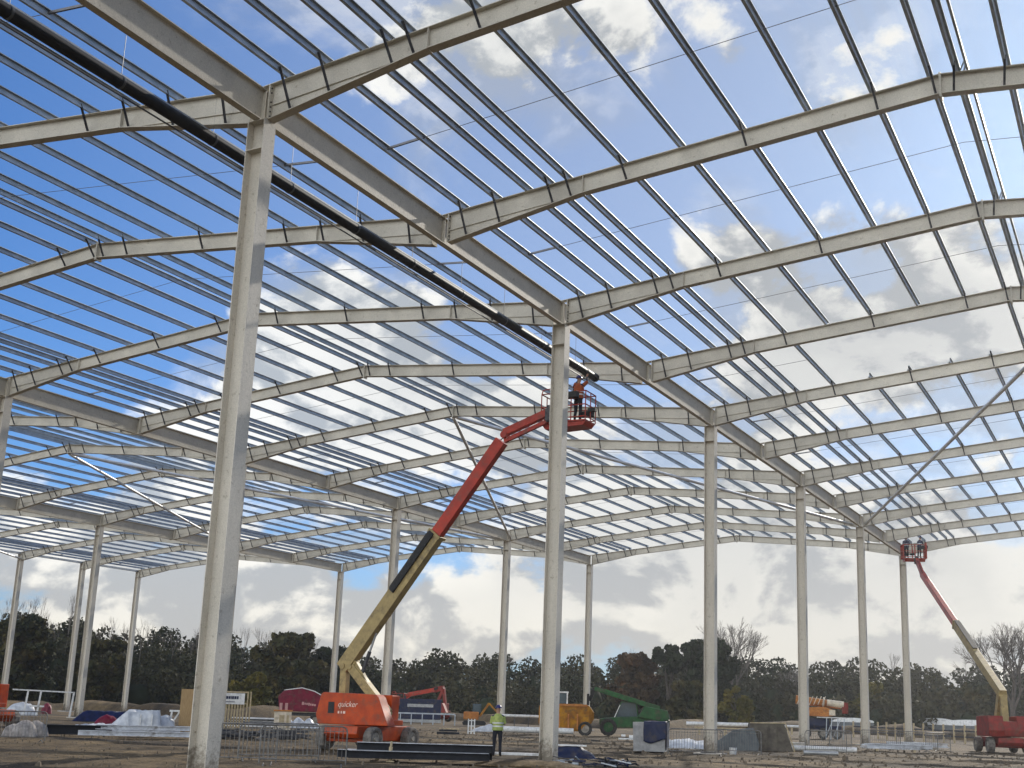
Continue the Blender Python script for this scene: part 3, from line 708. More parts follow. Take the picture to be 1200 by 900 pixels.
# ------------------------------------------------------------------ crowd barriers
def make_barrier(L=2.3, Hh=1.1, bars=19):
    root = empty('crowd_barrier')
    mb = MB(); c = .16; r_ = .021
    pts = []
    for cx, cz, a0 in ((-L / 2 + c, Hh - c, 180), (L / 2 - c, Hh - c, 90)):
        arc = [(cx + c * math.cos(R(a0 - k * 18)), 0, cz + c * math.sin(R(a0 - k * 18))) for k in range(6)]
        pts += arc
    pts = [(-L / 2, 0, .08)] + pts + [(L / 2, 0, .08)]
    mb.path(pts, r_, 8); mb.tube((-L / 2, 0, .2), (L / 2, 0, .2), .016, 8); mb.tube((-L / 2, 0, Hh - .13), (L / 2, 0, Hh - .13), .01, 6)
    mb.build('frame', M['barrier'], root)
    mb = MB()
    for k in range(bars): x = -L / 2 + L * (k + 1) / (bars + 1); mb.tube((x, 0, .2), (x, 0, Hh - .0), .0075, 6)
    mb.build('infill_bars', M['barrier'], root)
    for s in (-1, 1):
        m = MB(); m.path([(s * L / 2 * .9, -.3, .02), (s * L / 2 * .9, 0, .1), (s * L / 2 * .9, .3, .02)], .018, 6); m.build('foot', M['barrier'], root)
    return root
proto = make_barrier()
specs = [
 ((354, 899), 0, 'crowd barrier in front of the orange boom lift, nearest to the camera'),
 ((326, 893), 9, 'crowd barrier just behind the nearest barrier, beside the big left column'),
 ((272, 896), -5, 'crowd barrier touching the right side of the big left column'),
 ((12, 870), 12, 'crowd barrier standing before the grey rubble sacks at the left edge'),
 ((815, 886), 8, 'crowd barrier between the tarpaulin draped box and the third column'),
 ((862, 885), -16, 'crowd barrier just right of the third column before the slate sheets'),
 ((968, 883), 30, 'crowd barrier just right of the fourth column by the steel pipes'),
 ((985, 881), -60, 'crowd barrier turned edge on, left of the fifth column'),
 ((1032, 878), 8, 'crowd barrier before the silver tubes, behind the fifth column'),
 ((1075, 880), -4, 'crowd barrier in front of the sixth column'),
 ((1100, 882), 55, 'crowd barrier turned edge on, left of the red boom lift'),
]
for k, ((x, y), dang, lab) in enumerate(specs):
    o = proto if k == 0 else copy_tree(proto)
    p = G(x, y); o.location = (p.x, p.y, -.01)
    az = math.atan2(p.y - CAM[1], p.x - CAM[0]) - PI / 2
    o.rotation_euler = (0, 0, az + R(dang)); tag(o, lab, 'barrier', 'crowd barriers on the site')

# ------------------------------------------------------------------ helpers for ground clutter
def facing(p): return math.atan2(p.y - CAM[1], p.x - CAM[0]) - PI / 2      # x axis to the right as seen from the camera
def placed(name, px, py, label, cat, rz=0.0, group=None, z=0):
    p = G(px, py); return empty(name, (p.x, p.y, z), facing(p) + R(rz), label, cat, group)
def ibeam(mb, a, b_, w, h, t=.014):
    a = Vector(a); b_ = Vector(b_)
    mb.bar(a + Vector((0, 0, t / 2)), b_ + Vector((0, 0, t / 2)), w, t); mb.bar(a + Vector((0, 0, h - t / 2)), b_ + Vector((0, 0, h - t / 2)), w, t)
    mb.bar(a + Vector((0, 0, h / 2)), b_ + Vector((0, 0, h / 2)), t, h - 2 * t - .004)
def drape(mb, nx, ny, L, W, hf, seed, thick=.015):
    """crumpled sheet over a height function"""
    vs = []; rr = random.Random(seed)
    for j in range(ny + 1):
        for i in range(nx + 1):
            u = i / nx; v_ = j / ny; x = (u - .5) * L; y = (v_ - .5) * W
            n_ = noise.noise(Vector((x * 2.2 + seed, y * 2.2, seed))) ; n2 = noise.noise(Vector((x * 6 + seed, y * 6, seed)))
            z = max(hf(u, v_) * (1 + .16 * n_) + .05 * n2 * (hf(u, v_) > .05), .0)
            vs.append((x + .12 * n_, y + .12 * n2, z + .01))
    n = nx + 1
    fs = [(j * n + i, j * n + i + 1, (j + 1) * n + i + 1, (j + 1) * n + i) for j in range(ny) for i in range(nx)]
    mb.add(vs, fs, True)
    # skirt closing to the ground
    edge = [i for i in range(n)] + [j * n + nx for j in range(1, ny + 1)] + [ny * n + i for i in range(nx - 1, -1, -1)] + [j * n for j in range(ny - 1, 0, -1)]
    o = [vs[k] for k in edge]; m = len(o)
    mb.add(o + [(x, y, -.02) for x, y, z in o], [((i + 1) % m, i, m + i, m + (i + 1) % m) for i in range(m)], False)
def hump(u, v_, h=1.0, p=.5): return h * max(math.sin(PI * min(max(u, 0), 1)), 0) ** p * max(math.sin(PI * min(max(v_, 0), 1)), 0) ** p

# stack of dark steel beams in front of the lift
def beam_stack():
    items = [((492, 882), 0, 4.6, .34, 'lead'), ((500, 889), 3, 4.3, .22, 'lead')]
    grp = 'steel beams lying in front of the orange boom lift'
    # lower bearers
    b0 = placed('timber_bearer', 442, 890, 'short timber bearer under the left end of the dark beams', 'timber', 0, 'bearers')
    MB().box((0, 0, .05), (.12, 1.2, .1)).build('bearer_block', M['timber'], b0)
    b1 = placed('timber_bearer', 545, 889, 'short timber bearer under the right end of the dark beams', 'timber', 0, 'bearers')
    MB().box((0, 0, .05), (.12, 1.2, .1)).build('bearer_block', M['timber'], b1)
    labs = ['nearest dark steel beam of the stack lying before the boom lift, pale top edge', 'middle dark steel beam of the stack lying before the boom lift', 'rearmost dark steel beam of the stack lying before the boom lift', 'upper dark steel beam laid on top of the stack before the boom lift']
    for k, (dy, z, x0, L) in enumerate(((-.45, .1, 0.1, 4.3), (-.05, .1, -.1, 4.6), (.36, .1, .15, 4.5), (-.1, .335, .3, 4.2))):
        p = G(486, 893); rz = facing(p) + R(2 - k)
        root = empty('steel_beam', (p.x, p.y, z), rz, labs[k], 'steel beam', grp)
        mb = MB(); ibeam(mb, (-L / 2 + x0, dy, 0), (L / 2 + x0, dy, 0), .24, .22, .02); mb.build('beam_section', M['lead'], root)
        mb = MB(); mb.box((x0, dy, .227), (L, .242, .012)); mb.build('flange_edge', M['lightbeam'], root)
        mb = MB(); mb.box((L / 2 + x0 + .012, dy, .11), (.02, .28, .24)); mb.build('end_plate', M['lead'], root)
beam_stack()
r = placed('post_stub', 457, 893, 'short pale stub post standing before the dark beams', 'post')
m = MB(); m.tube((0, 0, 0), (0, 0, .45), .06, 10); m.tube((0, 0, .45), (.02, 0, .62), .035, 8); m.box((0, 0, .02), (.25, .25, .03)); m.build('stub', M['timber'], r)
# plank to the right of the worker
r = placed('white_plank', 609, 886, 'long white plank lying between the worker and the second column', 'plank', -3)
m = MB(); m.box((0, 0, .07), (2.3, .3, .09)); m.build('plank_board', M['white'], r, .01); MB().box((-.8, 0, .02), (.1, .4, .05)).build('bearer_block', M['timber'], r)
# blue wrapped pile and dark debris right of second column
r = placed('blue_sheeting', 668, 888, 'dark blue sheeting heaped at the foot of the second column', 'sheeting')
m = MB(); drape(m, 26, 14, 1.9, 1.3, lambda u, v_: hump(u, v_, .42, .6), 3); m.build('sheet', M['blue_dark'], r)
m = MB(); m.box((-.1, -.1, .45), (1.4, .2, .05)); m.build('top_plank', M['white'], r)
r = placed('scrap_heap', 700, 898, 'heap of black and silver metal offcuts right of the second column', 'scrap')
for k, mm in enumerate(('lead', 'blue_dark', 'galv')):
    m = MB(); q = random.Random(40 + k)
    for i in range(22 - 6 * k):
        c = Vector((q.uniform(-1.3, 1.3), q.uniform(-.5, .5), q.uniform(.03, .22))); d = Vector((q.uniform(-1, 1), q.uniform(-.6, .6), q.uniform(-.12, .2))).normalized() * q.uniform(.12, .6); m.bar(c - d / 2, c + d / 2, q.uniform(.03, .12), q.uniform(.02, .06))
    m.build('offcuts', M[mm], r)['kind'] = 'stuff'
r = placed('spoil_heap', 620, 897, 'low heap of dark churned soil at the foot of the second column', 'soil')
m = MB(); drape(m, 36, 14, 3.4, 1.6, lambda u, v_: hump(u, v_, .16, .8), 8); m.build('soil', M['ground'], r)

# left beams stack with pale tops
grp = 'long pale beams stacked on the left before the white bundles'
for k, (px, py, dx, L, z, lab) in enumerate(((160, 865, 0, 4.7, .08, 'nearest long pale beam of the left stack before the white bundles'), (158, 861, -.2, 4.4, .08, 'middle long pale beam of the left stack before the white bundles'), (163, 863.5, .25, 4.2, .29, 'topmost long pale beam of the left stack before the white bundles'))):
    p = G(px, py); root = empty('steel_beam', (p.x, p.y, z), facing(p) + R(1.5 * k), lab, 'steel beam', grp)
    m = MB(); ibeam(m, (-L / 2 + dx, 0, 0), (L / 2 + dx, 0, 0), .26, .2, .03); m.build('beam_section', M['lightbeam'], root)
r = placed('dark_beam', 78, 862, 'dark steel section lying left of the pale beam stack', 'steel beam', 6)
m = MB(); ibeam(m, (-1.8, 0, .05), (1.6, 0, .05), .4, .4, .03); ibeam(m, (-1.3, .5, .1), (1.9, .55, .1), .3, .3, .03); m.build('beam_section', M['lead'], r)
# white wrapped bundles on the left
r = placed('wrapped_bundle', 157, 857, 'big grey and white polythene wrapped bundle on the left, the tallest one', 'bundle')
m = MB(); drape(m, 26, 20, 2.6, 2.0, lambda u, v_: 1.0 * min(1, 12 * v_, 12 * (1 - v_)) * (min(1, 2.6 * u + .12) if u < .6 else (min(1, 14 * (1 - u)))), 12); m.build('wrapping', M['white_sheet'], r)
for k in range(2): MB().box((.25 + k * .55, -.96, .45), (.06, .05, .85)).build('strap', M['white'], r)
r = placed('wrapped_bundle', 190, 857, 'smaller white polythene wrapped bundle between the tallest bundle and the white frame', 'bundle')
m = MB(); drape(m, 16, 14, 1.3, 1.4, lambda u, v_: hump(u, v_, .8, .35), 15); m.build('wrapping', M['white_sheet'], r)
r = placed('crumpled_sheet', 105, 857, 'low crumpled white polythene lying left of the wrapped bundles', 'sheeting')
m = MB(); drape(m, 44, 18, 3.6, 1.8, lambda u, v_: .42 * (u * .7 + .4) * hump(u, v_, 1, .6) + .12 * abs(noise.noise(Vector((u * 11, v_ * 6, 2)))), 21); m.build('sheet', M['white_sheet'], r)
r = placed('metal_frame', 208, 857, 'white metal frame box standing left of the big left column', 'frame')
m = MB()
for sx in (-1, 1):
    for sy in (-1, 1): m.bar((sx * .45, sy * .4, 0), (sx * .38, sy * .35, 1.05), .09, .09, up=(0, 1, 0))
for z in (.08, 1.05):
    for sy in (-1, 1): m.bar((-.5, sy * .38, z), (.5, sy * .38, z), .09, .09)
m.bar((-.4, -.4, .3), (.0, -.4, 1.0), .08, .08, up=(0, 1, 0)); m.box((0, 0, .05), (2.0, .7, .09)); m.build('welded_frame', M['white'], r)
r = placed('blue_sheeting', 140, 846, 'long royal blue sheeted stack behind the white bundles on the left', 'sheeting')
m = MB(); drape(m, 40, 12, 6.0, 2.0, lambda u, v_: .66 * min(1, 9 * u, 9 * (1 - u), 4 * v_, 4 * (1 - v_)), 31); m.build('sheet', M['blue_sheet'], r)
r = placed('maroon_bundle', 125, 851, 'small maroon cloth heap lying between the white sheets', 'bundle')
m = MB(); drape(m, 16, 10, 1.4, .9, lambda u, v_: hump(u, v_, .62, .5), 33); m.build('cloth', M['crimson'], r)
# rubble sacks on the left
for k, (x, y, s_, lab) in enumerate(((27, 863, .5, 'left grey rubble sack in front of the left edge barrier'), (42, 862, .48, 'right pale grey rubble sack beside the left edge barrier'), (14, 862, .36, 'smallest grey rubble sack at the left edge'))):
    r = placed('rubble_sack', x, y, lab, 'sack', 0, 'rubble sacks by the left edge')
    m = MB(); drape(m, 14, 12, s_ * 2, s_ * 1.8, lambda u, v_: hump(u, v_, s_ * 1.25, .42), 50 + k); m.build('sack_cloth', M['rubble'], r)
r = placed('white_sacks', 24, 838, 'white plastic sacks heaped beside the stowed orange lift', 'sack')
m = MB(); drape(m, 16, 10, 2.4, 1.5, lambda u, v_: hump(u, v_, 1.0, .5), 57); m.build('sack_cloth', M['white_sheet'], r)
# white goal-like rail far left
r = placed('white_guard_rail', 48, 839, 'white tubular guard rail standing far off on the left', 'rail')
m = MB(); m.bar((-2.3, 0, 2.0), (2.3, 0, 1.9), .1, .1)
for x in (-1.15, -.2, 2.25): m.bar((x - .15, 0, 0), (x, 0, 1.95), .14, .1, up=(0, 1, 0))
m.box((-.4, 0, .75), (1.1, .1, .12)); m.build('rail_frame', M['white'], r)
r = placed('crimson_bags', 54, 836, 'dark red bags standing under the white guard rail', 'bags')
m = MB(); drape(m, 12, 8, .9, .8, lambda u, v_: hump(u, v_, .9, .4), 59); m.build('bag_cloth', M['crimson'], r)

# plywood hoarding and gate with sign
p = G(236, 858); r = empty('plywood_hoarding', (p.x, p.y, 0), facing(p), 'tall plywood hoarding panel standing behind the big left column', 'hoarding')
m = MB(); m.box((-.35, 0, 1.1), (1.7, .05, 2.2)); m.build('board', M['ply'], r)
m = MB()
for x in (-1.15, -.3, .45): m.box((x, .08, 1.1), (.09, .1, 2.2))
m.build('post', M['timber'], r)
p = G(267, 856); r = empty('site_gate', (p.x, p.y, 0), facing(p), 'slatted timber gate with a white notice board right of the big left column', 'gate')
m = MB()
for k in range(11): m.box((-.85 + k * .16, 0, .78), (.1, .03, 1.5))
m.build('slats', M['timber'], r)
m = MB()
for x in (-.95, .95, 1.12): m.box((x, .0, 1.1), (.08, .08, 2.2))
for z in (.1, 1.52, 2.16): m.box((0, .05, z), (1.9, .06, .08))
m.build('gate_frame', M['timber'], r)
sg = MB().box((-.02, -.06, 1.78), (1.6, .03, .62)).build('notice_board', M['white'], r)
m = MB(); x = -.36
for w in (.09, .12, .1, .05, .11, .12, .1): m.box((x + w / 2, -.08, 1.84), (w, .01, .17)); x += w + .018
m.box((0, -.08, 1.6), (.5, .01, .04)); m.build('lettering', M['dark_mark'], sg)
# crimson rounded tipper body / sheeted lorry
p = G(351, 850); r = empty('sheeted_tipper', (p.x, p.y, 0), facing(p), 'crimson sheeted tipper body with arched pale edge left of the orange boom lift', 'tipper truck')
m = MB(); m.prism([(-1.55, 1.0), (-1.7, 2.1), (-1.3, 2.52), (0, 2.72), (.9, 2.5), (1.6, 2.15), (1.75, 1.5), (1.65, 1.0)], 'y', -.9, 1.1); m.build('tipper_body', M['crimson'], r, .06)
m = MB(); 
for a, b_ in (((-1.3, 2.54), (0, 2.74)), ((0, 2.74), (.9, 2.52)), ((.9, 2.52), (1.6, 2.17))): m.bar((a[0], -.88, a[1]), (b_[0], -.88, b_[1]), .06, .06, up=(0, 1, 0))
m.build('edge_trim', M['white'], r)
m = MB(); x = .05
for w, h in ((.16, .22), (.1, .14), (.12, .14), (.1, .2), (.1, .14), (.14, .14), (.12, .14)): m.box((x + w / 2, -.915, 1.62 - .12 * x), (w, .02, h)); x += w + .03
m.build('lettering', M['pink_mark'], r)
m = MB(); m.box((-1.45, -.92, 1.35), (.2, .04, .5)); m.box((-1.05, -.92, 1.35), (.2, .04, .5)); m.build('marker_panel', M['pink_mark'], r)
m = MB(); m.box((0, .1, .82), (3.1, 1.0, .24)); m.build('under_frame', M['dark_steel'], r)
for x in (-1.1, 1.1):
    for y in (-.8, 1.0): wheel_part(r, x, y, .42, .28, (0, 1, 0), 'tyre')
# pale cabinet
p = G(330, 858); r = empty('site_cabinet', (p.x, p.y, 0), facing(p), 'small cream site cabinet standing left of the orange boom lift', 'cabinet')
m = MB(); m.box((0, 0, .6), (.95, .7, 1.1)); m.build('cabinet_body', M['cream'], r, .03)
m = MB(); m.box((-.05, -.36, .75), (.28, .02, .4)); m.box((.28, -.36, .6), (.14, .02, .7)); m.build('door_panel', M['timber'], r)
MB().box((0, 0, 1.2), (1.05, .8, .08)).build('lid', M['crane_or'], r)
r = placed('white_sacks', 352, 853, 'row of little white sacks just left of the orange boom lift wheels', 'sack')
m = MB(); drape(m, 24, 10, 2.6, 1.0, lambda u, v_: (.35 + .35 * abs(math.sin(u * 11))) * hump(u, v_, 1, .4), 61); m.build('sack_cloth', M['white_sheet'], r)
r = placed('sheet_stack', 300, 853, 'long low stack of pale boards lying behind the crowd barriers', 'boards')
m = MB()
for k in range(4): m.box((.1 * (k % 2), .12 * k, .12 + k * .16), (4.2 - .3 * k, 1.3, .07))
m.build('board_pile', M['white'], r)
m = MB()
for k in range(3): m.box((0, 0, .2 + k * .16), (3.9, 1.1, .08))
m.build('spacer', M['dark_steel'], r)
r = placed('cable_heap', 290, 865, 'tangled heap of dark bars and cables behind the crowd barriers', 'scrap')
m = MB(); q = random.Random(5)
for i in range(90):
    c = Vector((q.uniform(-2.6, 2.6), q.uniform(-.8, .8), q.uniform(.03, .4))); d = Vector((q.uniform(-1, 1), q.uniform(-.6, .6), q.uniform(-.1, .15))).normalized() * q.uniform(.3, 1.6); m.bar(c - d / 2, c + d / 2, q.uniform(.03, .09), q.uniform(.03, .08))
m.build('bars', M['dark_steel'], r)['kind'] = 'stuff'
# far blue cabin
p = at_dist(492, 838, 124); r = empty('site_cabin', (p.x, p.y, 0), facing(p), 'dark blue site cabin far off left of the folded red boom lift', 'cabin')
m = MB(); m.box((0, 0, 1.35), (4.2, 2.4, 2.0)); m.build('cabin_body', M['blue_dark'], r, .05)
m = MB(); m.box((0, -1.22, 1.7), (2.6, .03, .3)); m.build('stripe', M['galv_dull'], r)
m = MB(); m.box((0, 0, .2), (4.3, 2.3, .3)); m.build('skid', M['galv_dull'], r)
p = at_dist(495, 837, 112); r = empty('handrail', (p.x, p.y, 0), facing(p), 'low pale handrail in front of the dark blue cabin', 'rail')
m = MB(); m.bar((-3, 0, 1.0), (3, 0, 1.0), .12, .12)
for k in range(7): m.bar((-3 + k, 0, 0), (-3 + k, 0, 1.0), .09, .09, up=(0, 1, 0))
m.build('rail_frame', M['galv'], r)
p = at_dist(556, 838, 112); r = empty('mixed_plant', (p.x, p.y, 0), facing(p), 'small yellow and red tracked excavator parked right of the folded red lift', 'excavator')
m = MB(); 
for s in (-1, 1): m.prism([(-1.0, .1), (-1.1, .3), (-.9, .5), (.9, .5), (1.1, .3), (1.0, .1)], 'y', s * .7 - .2, s * .7 + .2)
m.build('track', M['black'], r)
m = MB(); m.box((-.3, 0, .95), (1.4, 1.3, .7)); m.build('body', M['crane_or'], r, .08)
m = MB(); m.box((.2, .2, 1.6), (.8, .8, .8)); m.build('cab', M['glass'], r, .08)
m = MB(); m.bar((.5, -.2, .9), (1.3, -.2, 2.1), .2, .25, up=(0, 1, 0)); m.bar((1.3, -.2, 2.1), (2.2, -.2, 1.2), .15, .2, up=(0, 1, 0)); m.prism([(2.0, 1.25), (2.4, 1.25), (2.5, .8), (2.1, .75)], 'y', -.45, .05); m.build('digger_arm', M['yellow'], r)
# pallet
r = placed('pallet_stack', 525, 861, 'low pallet with dark sheets lying in the open mud', 'pallet')
m = MB(); m.box((0, 0, .1), (1.4, 1.0, .12)); m.box((0, .02, .26), (1.1, .8, .1)); m.build('dark_sheets', M['lead'], r)
m = MB()
for k in range(5): m.box((-.5 + k * .25, -.1, .36), (.12, .7, .06), Matrix.Rotation(.2 * k, 3, 'Z'))
m.build('slats', M['timber'], r)
# white upright rack
r = placed('white_rack', 552, 860, 'small white upright slotted rack left of the standing worker', 'rack')
m = MB()
for k in range(3): m.box((-.2 + k * .2, 0, .48), (.08, .08, .96))
for z in (.15, .5, .85): m.box((0, .05, z), (.5, .05, .06))
m.build('rack_frame', M['white'], r)
r = placed('white_sacks', 570, 857, 'white sacks and rubbish just left of the standing worker', 'sack')
m = MB(); drape(m, 24, 10, 2.2, 1.2, lambda u, v_: (.2 + .5 * u) * hump(u, v_, 1, .5), 66); m.build('sack_cloth', M['white_sheet'], r)
# white pipes behind
for k, (y, z, lab) in enumerate(((0, .12, 'lower white pipe lying behind the standing worker'), (.7, 1.0, 'upper white pipe on stands behind the standing worker'))):
    r = placed('white_pipe', 622, 861 - k, lab, 'pipe', 0, 'white pipes behind the worker')
    m = MB(); m.tube((-2.6, y, z + .2), (2.9, y, z + .2), .2 if k == 0 else .1, 12); m.build('pipe_length', M['white'], r)
    if k:
        m = MB()
        for x in (-2.2, -1.2, -.2, .8, 1.8): m.box((x, y, .55), (.07, .3, 1.1))
        m.build('stand', M['dark_steel'], r)
# yellow dumper
p = G(670, 862); r = empty('yellow_dumper', (p.x, p.y, 0), facing(p), 'yellow orange site dumper with white cab behind the second column', 'dumper')
m = MB(); 
rings = []
for (x, z0, z1, w) in ((-2.3, .75, 1.95, 1.05), (-1.9, .35, 2.1, 1.15), (.6, .3, 2.15, 1.15), (1.15, .6, 2.05, 1.1), (1.5, 1.15, 1.6, .8)):
    rings.append([Vector((x, -w, z1)), Vector((x, -w * .8, z0)), Vector((x, w * .8, z0)), Vector((x, w, z1))])
m.loft(rings, True, False); m.build('skip_body', M['yellow'], r, .05)
m = MB()
for k in range(4): m.box((-1.5 + k * .62, -1.08, 1.1), (.09, .12, 1.3), Matrix.Rotation(R(-12), 3, 'X'))
m.box((-.6, -1.19, 2.05), (3.2, .08, .14)); m.build('rib', M['crane_or'], r)
m = MB(); m.box((-1.0, .3, 2.5), (1.2, 1.0, .7)); m.build('cab_glazing', M['glass'], r)
m = MB(); m.box((-1.0, .3, 2.92), (1.4, 1.15, .1))
for sx in (-1, 1):
    for sy in (-1, 1): m.box((-1.0 + sx * .62, .3 + sy * .52, 2.5), (.09, .09, .8))
m.build('cab_frame', M['white'], r)
for x in (-1.3, .9):
    for y in (-.8, .8): wheel_part(r, x, y, .5, .4, (0, 1, 0), 'tyre')
# green telehandler
p = G(735, 863); r = empty('green_telehandler', (p.x, p.y, 0), facing(p), 'green telehandler with lowered boom pointing left between second and third columns', 'telehandler')
SCL = 1.0
m = MB(); m.prism([(-2.0, .75), (-2.0, 1.2), (-.6, 1.35), (2.6, 1.5), (3.0, 1.2), (3.0, .75), (2.0, .6), (-1.4, .6)], 'y', -.75, .75); m.build('body', M['green'], r, .06)
m = MB(); m.prism([(.7, 1.35), (1.2, 2.15), (2.8, 1.9), (3.0, 1.3), (2.6, 1.1)], 'y', -1.0, -.1); m.build('engine_hood', M['green'], r, .06)
m = MB(); m.prism([(-.9, 1.1), (-.45, 2.35), (.55, 2.4), (.75, 1.1)], 'y', .15, .95); m.build('cab_glazing', M['glass'], r)
m = MB()
for a, b_ in (((-.95, 1.1), (-.45, 2.4)), ((-.45, 2.4), (.6, 2.42)), ((.6, 2.42), (.8, 1.1))):
    for y in (.12, .98): m.bar((a[0], y, a[1]), (b_[0], y, b_[1]), .08, .08, up=(0, 1, 0))
m.build('cab_frame', M['green'], r)
MB().bar((-.98, .05, 1.2), (-.55, .05, 2.2), .06, .1, up=(0, 1, 0)).build('windscreen_edge', M['white'], r)
m = MB(); m.bar((2.3, -.25, 2.0), (-1.7, -.25, 3.1), .34, .42, up=(0, 1, 0)); m.bar((-1.6, -.25, 3.05), (-2.4, -.25, 3.28), .26, .5, up=(0, 1, 0)); m.build('boom', M['green'], r, .02)
m = MB(); m.bar((-2.4, -.25, 3.3), (-2.75, -.25, 2.4), .24, .24, up=(0, 1, 0)); m.box((-2.85, -.25, 2.5), (.16, 1.1, .8)); m.build('boom_head', M['black'], r)
m = MB(); m.box((-3.3, -.55, 2.15), (1.0, .1, .05)); m.box((-3.3, .05, 2.15), (1.0, .1, .05)); m.build('fork', M['black'], r) if False else None
for x in (-1.35, 1.75):
    for y in (-.85, .85): wheel_part(r, x, y, .62, .42, (0, 1, 0), 'tyre', 'rim' if x > 0 else 'green')
# boxed crate with tarpaulin
p = G(765, 880.5); r = empty('tarpaulin_draped_box', (p.x, p.y, 0), facing(p) + R(-6), 'grey board box draped with a dark blue tarpaulin left of the third column', 'box')
m = MB(); m.prism([(-.82, 0), (-.86, 1.28), (.62, 1.3), (.6, 0)], 'y', -.6, .6); m.build('board_box', M['conc_grey'], r, .01)
m = MB()
vs = []; nx, ny = 18, 16
for j in range(ny + 1):
    for i in range(nx + 1):
        u, v_ = i / nx, j / ny; x = -.36 + 1.02 * u; n_ = noise.noise(Vector((x * 4, v_ * 3, 3)))
        if v_ < .35: vs.append((x, .5 - 1.12 * v_ / .35, 1.33 + .02 * n_))
        else: vs.append((x + .05 * n_ * v_, -.63 - .05 * abs(n_) - .02, 1.32 - (v_ - .35) / .65 * (.86 + .1 * math.sin(u * 5))))
n = nx + 1; m.add(vs, [(j * n + i, j * n + i + 1, (j + 1) * n + i + 1, (j + 1) * n + i) for j in range(ny) for i in range(nx)], True)
m.box((.68, 0, .75), (.03, 1.1, 1.1)); tp = m.build('tarpaulin', M['blue_dark'], r); s_ = tp.modifiers.new('s', 'SOLIDIFY'); s_.thickness = .012
r = placed('white_offcuts', 740, 868, 'small white offcuts lying left of the draped box', 'scrap')
m = MB(); m.box((0, 0, .1), (1.6, .7, .08)); m.box((.2, .1, .24), (.7, .4, .16)); m.box((-.5, 0, .3), (.25, .2, .12)); m.build('offcuts', M['white'], r)
# polythene sheets between box and third column
r = placed('white_sheets', 803, 876, 'low pile of white polythene sheets left of the third column', 'sheeting')
m = MB(); drape(m, 34, 16, 3.2, 3.0, lambda u, v_: .36 * hump(u, v_, 1, .5) + .14 * abs(noise.noise(Vector((u * 9, v_ * 8, 5)))), 71); m.build('sheet', M['white_sheet'], r)
# long silver pipe behind third column
r = placed('silver_pipe', 850, 862, 'long silver pipe on timbers behind the third column', 'pipe')
m = MB(); m.tube((-3.3, 0, .9), (3.2, 0, .95), .17, 12); m.build('pipe_length', M['white'], r)
m = MB(); m.box((0, 0, .6), (5.2, .3, .12))
for x in (-2.2, 0, 2.2): m.box((x, 0, .28), (.2, .3, .56))
m.build('timber_stand', M['timber'], r)
r = placed('silver_pipe', 928, 861, 'shorter silver pipe behind the dark skip', 'pipe')
m = MB(); m.tube((-1.4, 0, .8), (1.1, 0, .8), .12, 12); m.build('pipe_length', M['white'], r); MB().box((0, 0, .34), (.2, .3, .68)).build('timber_stand', M['timber'], r)
# slate sheets heap + skip
r = placed('slate_sheet_heap', 862, 879, 'sloping heap of slate grey sheets right of the third column', 'sheeting')
m = MB(); m.prism([(-1.15, 0), (-.8, .5), (-.1, 1.0), (.9, 1.12), (1.2, .3), (1.1, 0)], 'y', -.7, .9); m.build('sheet_pack', M['slate'], r, .03)
m = MB(); m.box((-.55, -.72, .3), (1.0, .03, .5), Matrix.Rotation(R(-14), 3, 'Y')); m.build('loose_sheet', M['slate'], r)
r = placed('dark_skip', 905, 880, 'dark rusty skip with sloping end left of the fourth column', 'skip', 4)
m = MB(); m.prism([(-1.0, 0), (-1.3, .6), (-1.15, 1.35), (.55, 1.38), (1.0, .0)], 'y', -.8, .9); m.build('skip_shell', M['skip'], r, .02)
m = MB(); m.bar((.6, -.83, 1.42), (1.06, -.83, .02), .06, .07, up=(0, 1, 0)); m.bar((1.02, -.83, .03), (1.02, .9, .03), .06, .07); m.bar((.6, -.83, 1.4), (.6, .9, 1.4), .06, .07); m.bar((-1.15, -.82, 1.37), (.6, -.82, 1.4), .05, .06, up=(0, 1, 0)); m.build('rim', M['timber'], r)
m = MB()
for x in (-.7, -.2, .3): m.bar((x - .08, -.815, .02), (x, -.815, 1.35), .05, .07, up=(0, 1, 0))
m.build('rib', M['skip'], r)
r = placed('pale_block', 932, 879, 'pale concrete block lying against the right side of the skip', 'block')
MB().box((0, .1, .2), (1.0, .7, .4)).build('block_body', M['conc_pad'], r, .02)
r = placed('white_tub', 859, 884, 'small white tub standing right of the third column', 'tub')
m = MB(); m.tube((0, 0, 0), (0, 0, .26), .15, 14, .17); m.tube((0, 0, .26), (0, 0, .29), .18, 14); m.build('tub_body', M['white'], r)
# orange folded crane on dark blue truck
p = G(962, 866); r = empty('crane_truck', (p.x, p.y, 0), facing(p), 'dark blue flatbed truck carrying a folded orange crane behind the fourth column', 'crane truck')
m = MB(); m.box((0, .3, .95), (3.4, 2.0, .3)); m.box((-.5, -.3, 1.2), (2.4, .8, .9)); m.build('truck_body', M['blue_dark'], r, .04)
m = MB(); m.box((.9, -.1, 1.75), (2.4, 1.8, .08)); m.build('flatbed', M['white'], r)
m = MB()
for x in (.4, .8, 1.3, 1.8): m.bar((x, -.9, 0), (x + .1, -.9, 1.7), .07, .07, up=(0, 1, 0))
for x in (.4, 1.0): m.bar((x, -.9, .2), (x + .6, -.9, 1.6), .05, .05, up=(0, 1, 0))
m.build('outrigger_frame', M['galv'], r)
for x in (-1.2, .2, 1.3):
    for y in (-.6, 1.1): wheel_part(r, x, y, .45, .3, (0, 1, 0), 'tyre')
cr = MB(); cr.tube((-2.0, .1, 3.15), (1.7, .1, 2.75), .36, 14, .30); cr.build('crane_drum', M['crane_or'], r)
